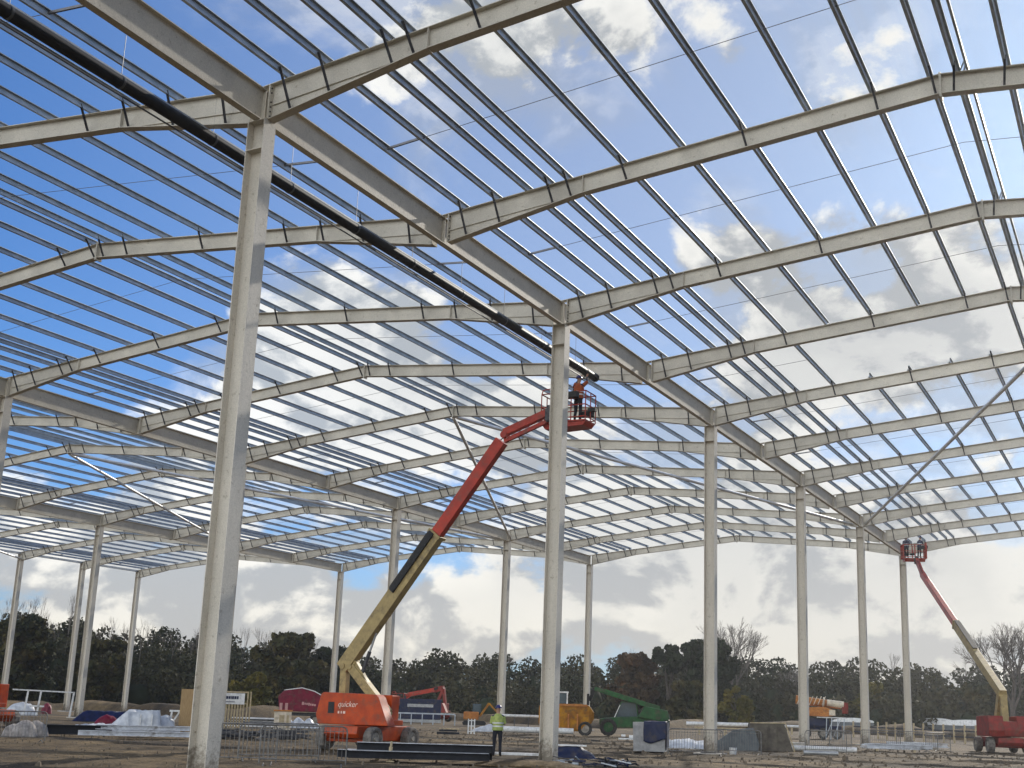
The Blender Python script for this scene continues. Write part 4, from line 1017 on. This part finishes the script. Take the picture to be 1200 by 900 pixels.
m = MB(); m.tube((.55, -.2, 2.95), (1.9, -.2, 2.8), .27, 14); m.tube((.2, -.25, 3.0), (.35, -.25, 2.98), .40, 14); m.build('drum_cap', M['cream'], r)
m = MB(); m.prism([(-1.5, 1.85), (-1.6, 2.5), (.3, 2.6), (1.1, 2.35), (1.05, 1.9), (.4, 1.8)], 'y', -.6, .6); m.build('crane_base', M['crane_or'], r, .05)
m = MB(); m.box((.95, -.62, 2.15), (.5, .06, .45)); m.build('base_cover', M['cream'], r)
m = MB()
for k in range(7): m.bar((-1.9 + k * .34, -.4, 2.75), (-1.6 + k * .34, -.4, 3.45), .06, .08, up=(0, 1, 0))
m.build('lattice_bar', M['cream'], r)
m = MB(); m.box((2.0, 0, 2.55), (.5, .8, .9)); m.build('counterweight', M['red_dirty'], r, .03)
# steel pipes in front
for k, (px, py, L, rad, lab) in enumerate(((966, 881, 3.3, .14, 'bright silver pipe lying right of the fourth column'), (962, 885, 1.6, .1, 'short dull pipe lying in front of the bright silver pipe'))):
    r = placed('silver_pipe', px, py, lab, 'pipe', k * 4); m = MB(); m.tube((-L / 2, 0, rad), (L / 2, 0, rad), rad, 12); m.build('pipe_length', M['white' if k == 0 else 'galv_dull'], r)
# bundles of silver tubes behind the fifth column
for k, (px, py, lab) in enumerate(((1052, 881, 'flat bundle of silver cladding rails lying before the sixth column'), (1075, 878, 'second silver bundle half behind the flat bundle of cladding rails'))):
    r = placed('rail_bundle', px, py, lab, 'rail bundle', 4 * k)
    m = MB(); q = random.Random(80 + k)
    for i in range(14): m.bar((-1.7 + q.uniform(-.3, .3), q.uniform(-.4, .4), .16 + .045 * (i % 6)), (1.5 + q.uniform(-.4, .4), q.uniform(-.4, .4), .17 + .045 * (i % 6)), .1, .05)
    m.build('rails', M['lightbeam'], r)['kind'] = 'stuff'
    m = MB()
    for x in (-1.1, .9): m.box((x, 0, .07), (.14, 1.1, .13))
    m.build('bearer', M['timber'], r)
# low brick/rail plinths
# timber post and rail fence far right
p0 = G(1070, 868); p1 = G(1148, 867); 
fd = (p1 - p0)
def far_fence():
    a = at_dist(1000, 848, 118); b_ = at_dist(1215, 852, 95); a.z = b_.z = 0
    r = empty('timber_post_fence', a, 0, 'row of pale timber posts with low rails behind the right hand columns', 'fence')
    n = 19
    d = b_ - a
    for k in range(n):
        q = a + d * (k / (n - 1)) - a; m = MB(); m.box((q.x, q.y, .75), (.14, .14, 1.5)); m.build('post', M['timber'], r)
    m = MB(); m.bar(Vector((0, 0, .55)), d + Vector((0, 0, .55)), .05, .12, up=(0, 0, 1)); m.bar(Vector((0, 0, 1.0)), d + Vector((0, 0, 1.0)), .05, .12); m.build('rail', M['dark_steel'], r)
far_fence()
# long low white polythene cloches far behind
r_ = at_dist(1090, 848, 168)
def polytunnels():
    labs = ['leftmost far low white tunnel cover behind the last columns', 'second far low white tunnel cover behind the last columns', 'third far low white tunnel cover, left of the red boom lift', 'longest far low white tunnel cover behind the red boom lift']
    for k, (x, L, h) in enumerate(((1000, 6, .5), (1080, 5, .5), (1096, 7.5, .8), (1140, 11, .7))):
        p = at_dist(x, 848, 170); r = empty('low_tunnel', (p.x, p.y, 0), facing(p), labs[k], 'tunnel cover', 'far low tunnel covers')
        m = MB(); out = [(-L / 2 + L * t, 1.3 + h * math.sin(PI * t) ** .6) for t in [i / 12 for i in range(13)]]
        m.prism([(-L / 2, .0)] + [(-L / 2, 1.2)] + out[1:-1] + [(L / 2, 1.2), (L / 2, 0)], 'y', -1.2, 1.2); m.build('cover', [M['slate']], r)
        m = MB(); m.prism([(-L / 2, 1.25)] + [(a, b_ + .03) for a, b_ in out[1:-1]] + [(L / 2, 1.25)], 'y', -1.25, 1.25); m.build('top_sheet', M['white'], r)
polytunnels()
# spoil bank along the far edge of the site
def bank():
    vs = []; n = 90; rows = 7
    for i in range(n + 1):
        x = -40 + 1300 * i / n; p = at_dist(x, 845, 138 + 14 * math.sin(i * .21)); 
        dr = Vector((p.x - CAM[0], p.y - CAM[1], 0)).normalized()
        for k in range(rows):
            t = k / (rows - 1); h = (1.0 + .7 * noise.noise(Vector((i * .35, 0, 2)))) * math.sin(PI * t) ** .8 + .25 * noise.noise(Vector((i * .9, k * .8, 1))) * (0 < k < rows - 1)
            vs.append((p.x + dr.x * t * 7, p.y + dr.y * t * 7, max(h, 0) - .05))
    fs = [(i * rows + k, (i + 1) * rows + k, (i + 1) * rows + k + 1, i * rows + k + 1) for i in range(n) for k in range(rows - 1)]
    m = MB(); m.add(vs, fs, True); tag(m.build('earth_bank', M['ground']), 'low brown earth bank along the far edge of the site', kind='structure')
bank()

# ------------------------------------------------------------------ trees
nr = np.random.default_rng(5)
def leaves(centres, radii, n, size, seed=0, hollow=.45, aspect=1.0):
    """clumped random quads filling ellipsoids; returns verts (N*4,3)"""
    g_ = np.random.default_rng(seed); out = []
    for c, rr, k in zip(centres, radii, n):
        d = g_.normal(size=(k, 3)); d /= np.linalg.norm(d, axis=1)[:, None]
        q = g_.random(k) ** (1 / 2.2) * (1 - hollow) + hollow
        p = np.array(c) + d * np.array(rr) * q[:, None]
        a = g_.normal(size=(k, 3)); a /= np.linalg.norm(a, axis=1)[:, None]
        b_ = np.cross(a, g_.normal(size=(k, 3))); b_ /= np.linalg.norm(b_, axis=1)[:, None]
        s_ = size * (0.6 + .8 * g_.random(k))[:, None]
        a *= s_; b_ *= s_ * aspect
        out.append(np.stack([p - a - b_, p + a - b_ * .4, p + a * .8 + b_, p - a * .5 + b_], 1).reshape(-1, 3))
    return np.concatenate(out)
def leaf_obj(name, V, m, parent=None):
    me = bpy.data.meshes.new(name); n = len(V) // 4
    me.vertices.add(len(V)); me.vertices.foreach_set('co', V.astype(np.float32).ravel())
    me.loops.add(n * 4); me.loops.foreach_set('vertex_index', np.arange(n * 4, dtype=np.int32))
    me.polygons.add(n); me.polygons.foreach_set('loop_start', np.arange(0, n * 4, 4, dtype=np.int32)); me.polygons.foreach_set('loop_total', np.full(n, 4, dtype=np.int32))
    me.materials.append(m); me.update(); me.validate()
    return link(name, me, parent)
def crown(mb_c, seed, R0, Hc, z0, clumps=16, k=150, size=.35, squash=.7):
    clumps = int(clumps * 2.2)
    g_ = np.random.default_rng(seed); cs = []; rs = []; ns = []
    for i in range(clumps):
        t = g_.random(); ang = g_.random() * 2 * PI; zz = z0 + Hc * (.12 + .85 * t)
        w = R0 * (math.sin(PI * (.15 + .75 * t)) ** .7) * (.3 + .7 * g_.random())
        r_ = R0 * (.17 + .2 * g_.random())
        cs.append((mb_c[0] + w * math.cos(ang), mb_c[1] + w * math.sin(ang), zz - r_ * .4)); rs.append((r_, r_, r_ * squash)); ns.append(int(k * (r_ / (R0 * .37)) ** 2))
    return leaves(cs, rs, ns, size, seed + 1, .35)
def branches(mb, p, d, L, r_, depth, q, spread=.55, gravity=0.0):
    e = p + d * L
    mb.tube(p, e, r_, 5 if depth > 1 else 3, r_ * .68, cap=False)
    if depth == 0: return
    n = 3 if depth > 2 else q.choice((2, 3, 4))
    for i in range(n):
        ax = d.orthogonal().normalized(); ax.rotate(Matrix.Rotation(q.uniform(0, 2 * PI), 3, d))
        nd = d.copy(); nd.rotate(Matrix.Rotation(q.uniform(.3, 1) * spread, 3, ax)); nd.z += gravity; nd.normalize()
        branches(mb, p.lerp(e, q.uniform(.72, 1)), nd, L * q.uniform(.62, .85), r_ * .62, depth - 1, q, spread, gravity)

PX = [-200, 0, 60, 130, 200, 300, 400, 450, 520, 600, 700, 760, 840, 900, 960, 1000, 1050, 1100, 1200, 1400]
PY_ = [700, 712, 722, 738, 738, 752, 764, 772, 768, 768, 776, 765, 772, 768, 779, 773, 776, 783, 786, 790]
def top_at(x, D):
    y = np.interp(x, PX, PY_); return at_dist(x, y, D).z
def wood():
    cs = []; rs = []; ns = []; q = random.Random(3); core = MB()
    for D, step, hf in ((196, 15, 1.0), (207, 17, .93), (182, 19, .72), (174, 17, .42)):
        x = -420
        while x < 1750:
            Dn = D + q.uniform(-5, 5); h = top_at(x, 196) * hf * q.uniform(1.0, 1.07); p = at_dist(x, 800, Dn)
            w = q.uniform(2.2, 4.0)
            nc = 7
            for i in range(nc):
                t = (i + .3) / nc; rr = w * q.uniform(.38, .62)
                cs.append((p.x + q.uniform(-w, w) * .7, p.y + q.uniform(-w, w) * .7, max(h * (t * .93 + .05) - rr * .2, .6))); rs.append((rr * 1.15, rr * 1.15, rr * 1.0)); ns.append(int(72 * rr * rr) + 8)
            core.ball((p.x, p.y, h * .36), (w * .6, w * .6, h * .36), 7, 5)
            x += step * q.uniform(.75, 1.25) * 1.6
    V = leaves(cs, rs, ns, .19, 9, .25)
    o = leaf_obj('wood', V, M['leaf_wood']); tag(o, 'dense dark autumn wood running along the whole far side of the site', 'wood', kind='stuff')
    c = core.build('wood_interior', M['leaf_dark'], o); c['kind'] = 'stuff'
    # bare twiggy tops standing out of the wood
    tw = MB(); q = random.Random(8)
    x = -150
    while x < 1300:
        p = at_dist(x, 800, 190 + q.uniform(-8, 8)); h = top_at(x, 196)
        s_ = q.uniform(.0, 1)
        branches(tw, Vector((p.x, p.y, h * .55)), Vector((q.uniform(-.1, .1), q.uniform(-.1, .1), 1)).normalized(), h * .16 * (.6 + .8 * s_), .06, 4, q, .45, .12)
        x += q.uniform(7, 22) if x < 420 else q.uniform(45, 120)
    t_ = tw.build('bare_tops', M['bark_light'], o); t_['kind'] = 'stuff'
wood()
def leafy_tree(x, ytop, D, w, label, m, seed, base_frac=.2, k=190, squash=.75, clumps=18, name='broadleaf_tree'):
    p = at_dist(x, 800, D); h = at_dist(x, ytop, D).z
    r = empty(name, (p.x, p.y, 0), 0, label, 'tree')
    mb = MB(); q = random.Random(seed)
    mb.tube((0, 0, -.1), (0, 0, h * .35), .35, 8, .26)
    for i in range(7):
        a = q.uniform(0, 2 * PI); mb.tube((0, 0, h * q.uniform(.2, .35)), (math.cos(a) * w * .6, math.sin(a) * w * .6, h * q.uniform(.5, .85)), .16, 6, .05)
    mb.build('trunk', M['bark'], r)
    leaf_obj('crown', crown((0, 0), seed, w, h * (1 - base_frac), h * base_frac, clumps, k, .26, squash), m, r)
leafy_tree(338, 741, 168, 5.2, 'round topped olive tree standing above the wood just right of the big left column', M['leaf_olive'], 101, .1, 330, clumps=26)
leafy_tree(390, 757, 172, 4.2, 'dark rounded tree in front of the wood behind the end column', M['leaf_dark'], 102, .1, 300, clumps=22)
leafy_tree(293, 790, 150, 2.6, 'low yellow leaved tree behind the white notice board', M['leaf_yellow'], 103, .05, 240, clumps=14)
leafy_tree(825, 747, 165, 4.6, 'tall dark tree left of the third column with ragged leaning top', M['leaf_dark'], 104, .3, 330, clumps=24, squash=.6)
leafy_tree(783, 751, 167, 2.2, 'small ragged dark tree top leaning left of the tall dark tree', M['leaf_dark'], 105, .62, 220, clumps=10, squash=.5)
leafy_tree(745, 765, 170, 3.6, 'rusty brown tree behind the green telehandler', M['leaf_rust'], 106, .1, 280)
leafy_tree(865, 805, 148, 1.9, 'low yellow green bushy tree just right of the third column', M['leaf_yellow'], 107, .05, 190, clumps=12)
leafy_tree(120, 746, 170, 3.4, 'olive brown leafy tree between the left end columns', M['leaf_olive'], 108, .1, 300)
leafy_tree(15, 716, 170, 4.0, 'tall rusty green tree at the far left edge', M['leaf_olive'], 109, .1, 300)
leafy_tree(810, 797, 150, 3.0, 'low olive tree in front of the wood left of the third column', M['leaf_olive'], 110, .05, 220)
leafy_tree(1150, 800, 175, 3.6, 'pale olive tree behind the boom of the red lift', M['leaf_olive'], 111, .05, 220)
leafy_tree(1020, 800, 175, 3.4, 'yellowish leafy tree behind the fifth column', M['leaf_yellow'], 112, .05, 150, clumps=12)
def bare_tree(x, ytop, D, label, seed, depth=6, spread=.62, L=.27, r0=.3):
    p = at_dist(x, 800, D); h = at_dist(x, ytop, D).z
    r = empty('bare_tree', (p.x, p.y, 0), 0, label, 'tree', None)
    q = random.Random(seed); mb = MB(); mb.tube((0, 0, -.1), (0, 0, h * .34), r0, 8, r0 * .8); mb.build('trunk', M['bark_light'], r)
    mb = MB()
    for i in range(4):
        a = i * PI / 2 + q.uniform(-.4, .4); d = Vector((math.cos(a) * .4, math.sin(a) * .4, 1)).normalized()
        branches(mb, Vector((0, 0, h * (.24 + .03 * i))), d, h * L, r0 * .55, depth, q, spread, .05)
    mb.build('crown', M['bark_light'], r)
    return r
bare_tree(856, 728, 172, 'leafless tree standing above the wood just right of the third column', 207, 6, .52, .225, .3)
bare_tree(1185, 738, 135, 'big leafless tree at the right edge behind the red boom lift', 202, 6, .68, .25, .3)
bare_tree(931, 772, 178, 'small leafless tree behind the fourth column', 203, 4, .6, .22, .16)

# ------------------------------------------------------------------ light, sky, camera
SUN_AZ = 5.0      # degrees clockwise from +Y
SUN_EL = 27.0
sd = Vector((math.sin(R(SUN_AZ)) * math.cos(R(SUN_EL)), math.cos(R(SUN_AZ)) * math.cos(R(SUN_EL)), math.sin(R(SUN_EL))))
li = bpy.data.lights.new('sun', 'SUN'); li.energy = 2.8; li.angle = R(.55); li.color = (1, .93, .82)
lo = bpy.data.objects.new('sun', li); COL.objects.link(lo); lo.location = (60, 60, 80); lo.rotation_euler = (-sd).to_track_quat('-Z', 'Y').to_euler()

w = bpy.data.worlds.new('World'); scene.world = w; w.use_nodes = True
nt = w.node_tree; N = nt.nodes; L = nt.links
for n_ in list(N): N.remove(n_)
out = N.new('ShaderNodeOutputWorld'); bg = N.new('ShaderNodeBackground'); L.new(bg.outputs[0], out.inputs[0])
SKY_STR = 0.085
bg.inputs[1].default_value = SKY_STR
sky = N.new('ShaderNodeTexSky'); sky.sky_type = 'NISHITA'; sky.sun_disc = False; sky.sun_elevation = R(SUN_EL); sky.sun_rotation = R(SUN_AZ); sky.air_density = 1.0; sky.dust_density = 0.8; sky.ozone_density = 2.5
tc = N.new('ShaderNodeTexCoord')
def vm(op, a, b_=None):
    n = N.new('ShaderNodeVectorMath'); n.operation = op
    L.new(a, n.inputs[0]) if not isinstance(a, (tuple, Vector)) else setattr(n.inputs[0], 'default_value', a)
    if b_ is not None:
        L.new(b_, n.inputs[1]) if not isinstance(b_, (tuple, Vector)) else setattr(n.inputs[1], 'default_value', b_)
    return n
def ma(op, a, b_=0.0, clamp=False):
    n = N.new('ShaderNodeMath'); n.operation = op; n.use_clamp = clamp
    for k, x in enumerate((a, b_)):
        if isinstance(x, (int, float)): n.inputs[k].default_value = x
        else: L.new(x, n.inputs[k])
    return n.outputs[0]
def mr(x, a, b_, c=0.0, d=1.0, sm=True):
    n = N.new('ShaderNodeMapRange'); n.interpolation_type = 'SMOOTHSTEP' if sm else 'LINEAR'
    L.new(x, n.inputs[0]); 
    for k, v_ in enumerate((a, b_, c, d)): n.inputs[k + 1].default_value = v_
    return n.outputs[0]
dirv = vm('NORMALIZE', tc.outputs['Generated']).outputs[0]
sep = N.new('ShaderNodeSeparateXYZ'); L.new(dirv, sep.inputs[0])
# cloud layer coordinates: direction flattened onto a high plane
zc = ma('MAXIMUM', sep.outputs[2], 0.0); zc = ma('ADD', zc, 0.16)
comb = N.new('ShaderNodeCombineXYZ'); L.new(ma('DIVIDE', sep.outputs[0], zc), comb.inputs[0]); L.new(ma('DIVIDE', sep.outputs[1], zc), comb.inputs[1]); L.new(ma('MULTIPLY', sep.outputs[2], 2.0), comb.inputs[2])
def fbm(vec, scale, detail, rough, off=(0, 0, 0), dist=0.0):
    a = vm('ADD', vec, off).outputs[0]; n = N.new('ShaderNodeTexNoise'); n.inputs['Scale'].default_value = scale; n.inputs['Detail'].default_value = detail; n.inputs['Roughness'].default_value = rough; n.inputs['Distortion'].default_value = dist
    L.new(a, n.inputs['Vector']); return n.outputs[0]
OFF = (3.1, 7.7, 0.4)
flat = vm('MULTIPLY', dirv, (1.0, 1.0, 1.55)).outputs[0]
dA = fbm(flat, 8.5, 11, .60, OFF, .2)
sdv = Vector((sd.x, sd.y, sd.z * 1.55 + .35)) * 0.02
dB = fbm(flat, 8.5, 11, .60, (OFF[0] + sdv.x, OFF[1] + sdv.y, OFF[2] + sdv.z), .2)
dL = fbm(flat, 8.5, 3, .5, OFF, .2)
dM = fbm(flat, 8.5, 3, .5, (OFF[0] + sdv.x * 2.2, OFF[1] + sdv.y * 2.2, OFF[2] + sdv.z * 2.2), .2)
wisp = fbm(comb.outputs[0], 2.0, 8, .62, (1, 2, 3), .6)
# places where the clouds stand, as sky directions (seen: x, y, radius in degrees, weight)
blobs = [(345, 345, 3.0, .20), (400, 400, 4.5, .22), (480, 430, 3.6, .20), (330, 440, 4, .16), (590, 490, 2.6, .20), (640, 530, 3, .14), (450, 520, 4, .15), (250, 520, 4, .12), (200, 370, 2.6, .10),
         (520, 60, 3.5, .15), (600, 30, 3.0, .10), (680, 80, 3.5, .13), (790, 60, 3.0, .12), (230, 5, 3, .08), (950, 40, 4, .08), (1020, 90, 3, .08), (420, 15, 3.5, .08),
         (840, 275, 2.4, .22), (1010, 350, 3.8, .15), (1100, 350, 4.2, .17), (900, 375, 3, .18), (1170, 330, 3.5, .15), (960, 430, 3.5, .11), (1120, 440, 4, .12), (1010, 530, 4, -.04), (1150, 540, 4, -.03), (1090, 250, 4, -.08), (860, 440, 2.5, -.08), (820, 530, 4, .12), (930, 500, 4.5, .16),
         (60, 700, 6.0, .20), (180, 700, 3.5, .22), (300, 715, 3.5, .20), (430, 690, 4.0, .16), (560, 700, 2.6, .14), (640, 690, 3.6, .17), (760, 690, 4, .17), (880, 690, 4, .17), (1000, 690, 5, .17), (1120, 700, 5, .17), (1190, 660, 5, .14), (500, 760, 3, .2), (700, 600, 4, .12),
         (130, 200, 9, -.14), (100, 330, 5, -.12), (700, 330, 5, -.07), (330, 250, 5, -.16), (760, 200, 5, -.06), (520, 660, 2.0, -.16), (220, 670, 2.2, -.12), (560, 330, 4, -.12), (650, 180, 4, -.04), (470, 640, 2.4, -.10)]
bias = None
for (x, y, rad, wt) in blobs:
    d = Vector(ray(x, y)).normalized(); dt = N.new('ShaderNodeVectorMath'); dt.operation = 'DOT_PRODUCT'; L.new(dirv, dt.inputs[0]); dt.inputs[1].default_value = d
    f_ = mr(dt.outputs['Value'], math.cos(R(rad * 1.5)), math.cos(R(rad * .25)), 0, wt)
    bias = f_ if bias is None else ma('ADD', bias, f_)
# general cloudiness elsewhere, more towards the sun
sdot = N.new('ShaderNodeVectorMath'); sdot.operation = 'DOT_PRODUCT'; L.new(dirv, sdot.inputs[0]); sdot.inputs[1].default_value = sd
glow = mr(sdot.outputs['Value'], math.cos(R(58)), math.cos(R(8)), 0, 1)
low = mr(sep.outputs[2], .20, .0, 0, 1)
def cmix(f_, a, b_, bt='MIX'):
    n = N.new('ShaderNodeMix'); n.data_type = 'RGBA'; n.blend_type = bt
    for k, x in ((0, f_), (6, a), (7, b_)):
        if isinstance(x, (int, float)): n.inputs[k].default_value = x
        elif isinstance(x, tuple): n.inputs[k].default_value = (*x, 1)
        else: L.new(x, n.inputs[k])
    return n.outputs[2]
blue = cmix(1.0, sky.outputs[0], (.32, .55, .85), 'MULTIPLY')
veil = ma('ADD', ma('MULTIPLY', glow, .62), ma('MULTIPLY', low, .30), True)
clear = cmix(veil, blue, cmix(glow, (1.9, 2.6, 3.7), (2.75, 2.95, 3.35)))
dens = ma('ADD', ma('ADD', dA, bias), ma('MULTIPLY', low, .05))
mask = mr(dens, .60, .735)
wm = ma('MULTIPLY', mr(ma('ADD', wisp, ma('MULTIPLY', bias, .8)), .50, .76), .55)
mask = ma('MAXIMUM', mask, wm, True)
rel = ma('SUBTRACT', dA, dB); rel2 = ma('SUBTRACT', dL, dM)
lit = ma('MULTIPLY', mr(ma('ADD', rel, ma('MULTIPLY', rel2, .45)), -.075, .065, .0, 1.0), mr(dA, .34, .62, .66, 1.0))
thick = mr(dens, .68, .95, 0, 1)
core = ma('MULTIPLY', thick, mr(sdot.outputs['Value'], math.cos(R(50)), math.cos(R(22)), .0, .5))
bright = ma('MULTIPLY', lit, ma('SUBTRACT', 1.0, core))
litc = cmix(low, cmix(glow, (6.6, 6.7, 6.7), (5.6, 5.55, 5.3)), (5.9, 5.6, 4.85))
shc = cmix(low, cmix(glow, (3.1, 3.5, 4.0), (2.6, 2.75, 2.9)), (3.3, 3.25, 3.1))
cl = cmix(bright, shc, litc)
# bright cloud added out of view behind the camera as fill for the steel
anti = mr(sdot.outputs['Value'], .25, -.45, 1.0, 3.4)
c3 = vm('SCALE', cl); L.new(anti, c3.inputs['Scale'])
mask = ma('MAXIMUM', mask, mr(sdot.outputs['Value'], .05, -.35, 0, .8))  # unseen cloud cover added opposite the sun, carries the fill light
mx = N.new('ShaderNodeMix'); mx.data_type = 'RGBA'; L.new(mask, mx.inputs[0]); L.new(clear, mx.inputs[6]); L.new(c3.outputs[0], mx.inputs[7])
L.new(mx.outputs[2], bg.inputs[0])

def haze():
    mb = MB(); mb.box((-60, 20, 16), (620, 560, 36))
    m = bpy.data.materials.new('haze_air'); m.use_nodes = True; t = m.node_tree
    for n_ in list(t.nodes): t.nodes.remove(n_)
    o = t.nodes.new('ShaderNodeOutputMaterial'); v = t.nodes.new('ShaderNodeVolumePrincipled'); t.links.new(v.outputs[0], o.inputs['Volume'])
    v.inputs['Color'].default_value = (.9, .93, 1, 1); v.inputs['Density'].default_value = HAZE; v.inputs['Anisotropy'].default_value = .75
    ob = mb.build('haze', m); tag(ob, 'thin pale haze in the air over the site', kind='stuff')
HAZE = 0.00022
haze()
cd = bpy.data.cameras.new('camera'); cam = bpy.data.objects.new('camera', cd); COL.objects.link(cam)
cd.sensor_width = 36; cd.lens = F / 1200 * 36; cd.shift_x = -PPX / 1200; cd.shift_y = PPY / 1200; cd.clip_start = .1; cd.clip_end = 6000
m3 = Matrix(((CM[0][0], CM[0][2], -CM[0][1]), (CM[1][0], CM[1][2], -CM[1][1]), (CM[2][0], CM[2][2], -CM[2][1])))
cam.matrix_world = Matrix.Translation(Vector(CAM)) @ m3.to_4x4()
scene.camera = cam
vs = scene.view_settings; vs.view_transform = 'Standard'; vs.look = 'None'; vs.exposure = 0.95; vs.gamma = 1
scene.render.resolution_x = 1024; scene.render.resolution_y = 768
